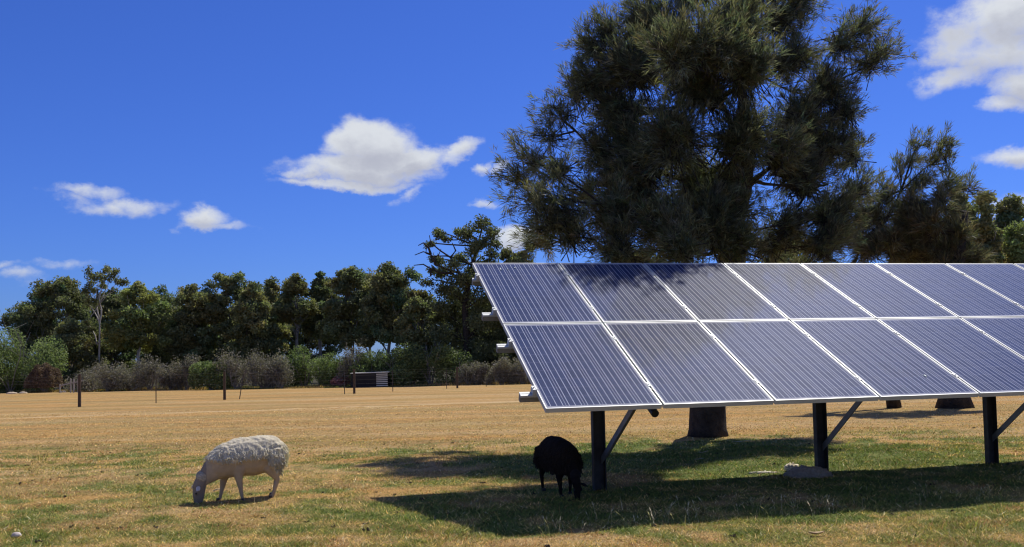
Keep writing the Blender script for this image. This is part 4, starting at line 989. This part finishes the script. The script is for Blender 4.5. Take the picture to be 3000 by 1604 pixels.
def bodymat(name, woolc, skinc, facec):
    m, t = mat(name)
    a = t.new('ShaderNodeAttribute', attribute_name='tint').outputs[0]; s_ = t.new('ShaderNodeSeparateColor'); t.l.new(a, s_.inputs[0])
    co = t.new('ShaderNodeTexCoord').outputs['Object']; n_ = t.noise(co, 40, 5, .65); n2_ = t.noise(co, 9, 4, .6)
    wc = t.ramp(n_, [(.3, tuple(q * .72 for q in woolc)), (.6, woolc)]); sc = t.ramp(n2_, [(.3, tuple(q * .75 for q in skinc)), (.7, skinc)])
    c_ = t.mix(s_.outputs[2], sc, facec); c_ = t.mix(s_.outputs[0], c_, wc); c_ = t.mix(t.m('MULTIPLY', s_.outputs[1], .5), c_, tuple(q * .45 for q in skinc))
    out(t, pbr(t, c_, .95, 0, .1, bump(t, n_, .6, .006))); return m
white = {'body': bodymat('white_sheep_coat', (.66, .585, .44), (.52, .40, .26), (.28, .225, .17)), 'fleece': leafmat('white_wool', (.73, .655, .50), .18, .9),
         'topknot': simple('dirty_wool', (.50, .44, .33), .95, var=.35, scale=60, bstr=.8), 'ear': simple('pale_ear', (.72, .66, .62), .8, var=.08, scale=40), 'hoof': simple('hoof_horn', (.05, .04, .035), .6)}
blk = {'body': bodymat('black_sheep_coat', (.022, .016, .012), (.016, .012, .010), (.016, .012, .010)), 'fleece': leafmat('black_wool', (.032, .022, .015), .0, .95),
       'topknot': simple('black_topknot', (.016, .012, .010), .95, var=.3, scale=60), 'ear': simple('black_ear', (.02, .016, .014), .8), 'hoof': M['plastic']}
pf = hit(704, 1466); ph = hit(795, 1449)
hd = R(180 + 33)
pf[2] = float(under(pf[0], pf[1])) - .004
sheep('white_sheep', 'white half-shorn sheep grazing in the open sun at left', pf, hd, white, 3, scale=1.0, stretch=.98)
pb = hit(1648, 1449); pb[2] = float(under(pb[0], pb[1])) - .004
sheep('black_sheep', 'black sheep grazing in the shade beside the first array post', pb, R(-72), blk, 5, black=True, scale=.89, stretch=1.05)

# ------------------------------------------------------------------ small things on the ground
mw = simple('tan_wool', (.42, .33, .24), .95, var=.3, scale=40, bstr=1, bdist=.01)
q = hit(2368, 1398); lump('fleece_heap', 'brown heap of shed fleece in shade at the foot of the second post', 'wool', q + np.array([0, 0, .0]), .24, .15, .11, mw, 3, rough=.25, sub=4)
q = hit(2322, 1385); lump('wool_tuft', 'pale curled wool tuft catching the sun on the left of the brown fleece heap', 'wool', q + np.array([0, .02, .03]), .07, .06, .065, simple('sunlit_wool', (.66, .58, .44), .95, var=.3, scale=60), 8, rough=.5, sub=4, freq=5)  # paler wool paints in the sunlit left edge of the heap
q = hit(2240, 1388); lump('wool_scrap', 'flat straw-coloured scrap of wool on the shadow edge left of the fleece heap', 'wool', q, .17, .05, .022, M['stick'], 4, rough=.5, sub=4, freq=5)
q = hit(48, 1574); lump('stone', 'pale pinkish stone in the grass at the lower left corner', 'stone', q + np.array([0, 0, .01]), .04, .03, .028, M['stone'], 6, rough=.15)
def curl(name, label, cat, px, py, L_, wd, material, rot, lift=.02):
    p = hit(px, py); p[2] = float(under(p[0], p[1])) + .012; V_ = []
    for t_ in np.linspace(-1, 1, 9):
        wv = wd * (1 - t_ * t_) ** .6 + .001
        for s_ in (-1, 0, 1): V_.append([t_ * L_ / 2, s_ * wv / 2, lift * t_ * t_ + .4 * wv * s_ * s_])
    V_ = np.array(V_); c, s = math.cos(rot), math.sin(rot); V_ = np.stack([V_[:, 0] * c - V_[:, 1] * s, V_[:, 0] * s + V_[:, 1] * c, V_[:, 2]], 1)
    o = mesh_obj(name, V_ + p, [(i * 3 + j, i * 3 + j + 1, (i + 1) * 3 + j + 1, (i + 1) * 3 + j) for i in range(8) for j in range(2)], material, origin=p, smooth=True)
    sl_ = o.modifiers.new('t', 'SOLIDIFY'); sl_.thickness = .003; tag(o, label, cat)
curl('fallen_leaf', 'curled dry tan leaf on the grass in front of the array shadow at right', 'leaf', 2393, 1577, .13, .035, M['litter'], .15)
curl('fallen_leaf', 'small curled brown leaf between the white sheep head and front legs', 'leaf', 627, 1416, .07, .02, M['litter'], .2)
def stick(px, py, L_, rot, label, r_=.005):
    p = hit(px, py); p[2] = float(under(p[0], p[1])) + .02; d = np.array([math.cos(rot), math.sin(rot), .12]) * L_ / 2
    b = MB(); b.tube([p - d, p + rg.normal(size=3) * .008, p + d], [r_, r_ * .9, r_ * .5], 5); o = b.build('stick', M['stick'], origin=p); tag(o, label, 'stick', 'bleached sticks on the grass')
stick(2060, 1326, .14, .1, 'thin pale stick on the green grass left of the tree trunk shadow'); stick(2048, 1349, .12, .05, 'short pale stick on green grass, nearest the dark array shadow')
stick(2170, 1298, .26, -.5, 'longer pale stick on the grass right of the big trunk'); stick(640, 1442, .10, .4, 'pale stick on the grass behind the white sheep muzzle')
# droppings and dark clods
import itertools
vv, ff = [], []
for i in range(130):
    y = 1 / (1 / 6.6 - rng.random() * (1 / 6.6 - 1 / 16)); x = rng.uniform(-.58, .56) * y; z = float(under(x, y)); r_ = rng.uniform(.005, .015)
    for j in range(4):
        c_ = np.array([x, y, z + r_ * .5]) + rng.normal(size=3) * [r_, r_, r_ * .2]; b0 = len(vv)
        for d in ((1, 0, 0), (0, 1, 0), (-1, 0, 0), (0, -1, 0), (0, 0, 1), (0, 0, -1)): vv.append(c_ + np.array(d) * r_ * rng.uniform(.6, 1.1))
        ff += [[b0 + a, b0 + b_, b0 + c] for a, b_, c in ((0, 1, 4), (1, 2, 4), (2, 3, 4), (3, 0, 4), (1, 0, 5), (2, 1, 5), (3, 2, 5), (0, 3, 5))]
o = mesh_obj('droppings', np.array(vv), ff, M['dung']); tag(o, 'small dark clods and droppings scattered through the near grass', 'droppings', kind='stuff')
print('needles', nn, 'sun el', math.degrees(sun_el), 'Y0', Y0, Y2, Y3, 'faces', sum(len(o.data.polygons) for o in C.objects if o.type == 'MESH'))
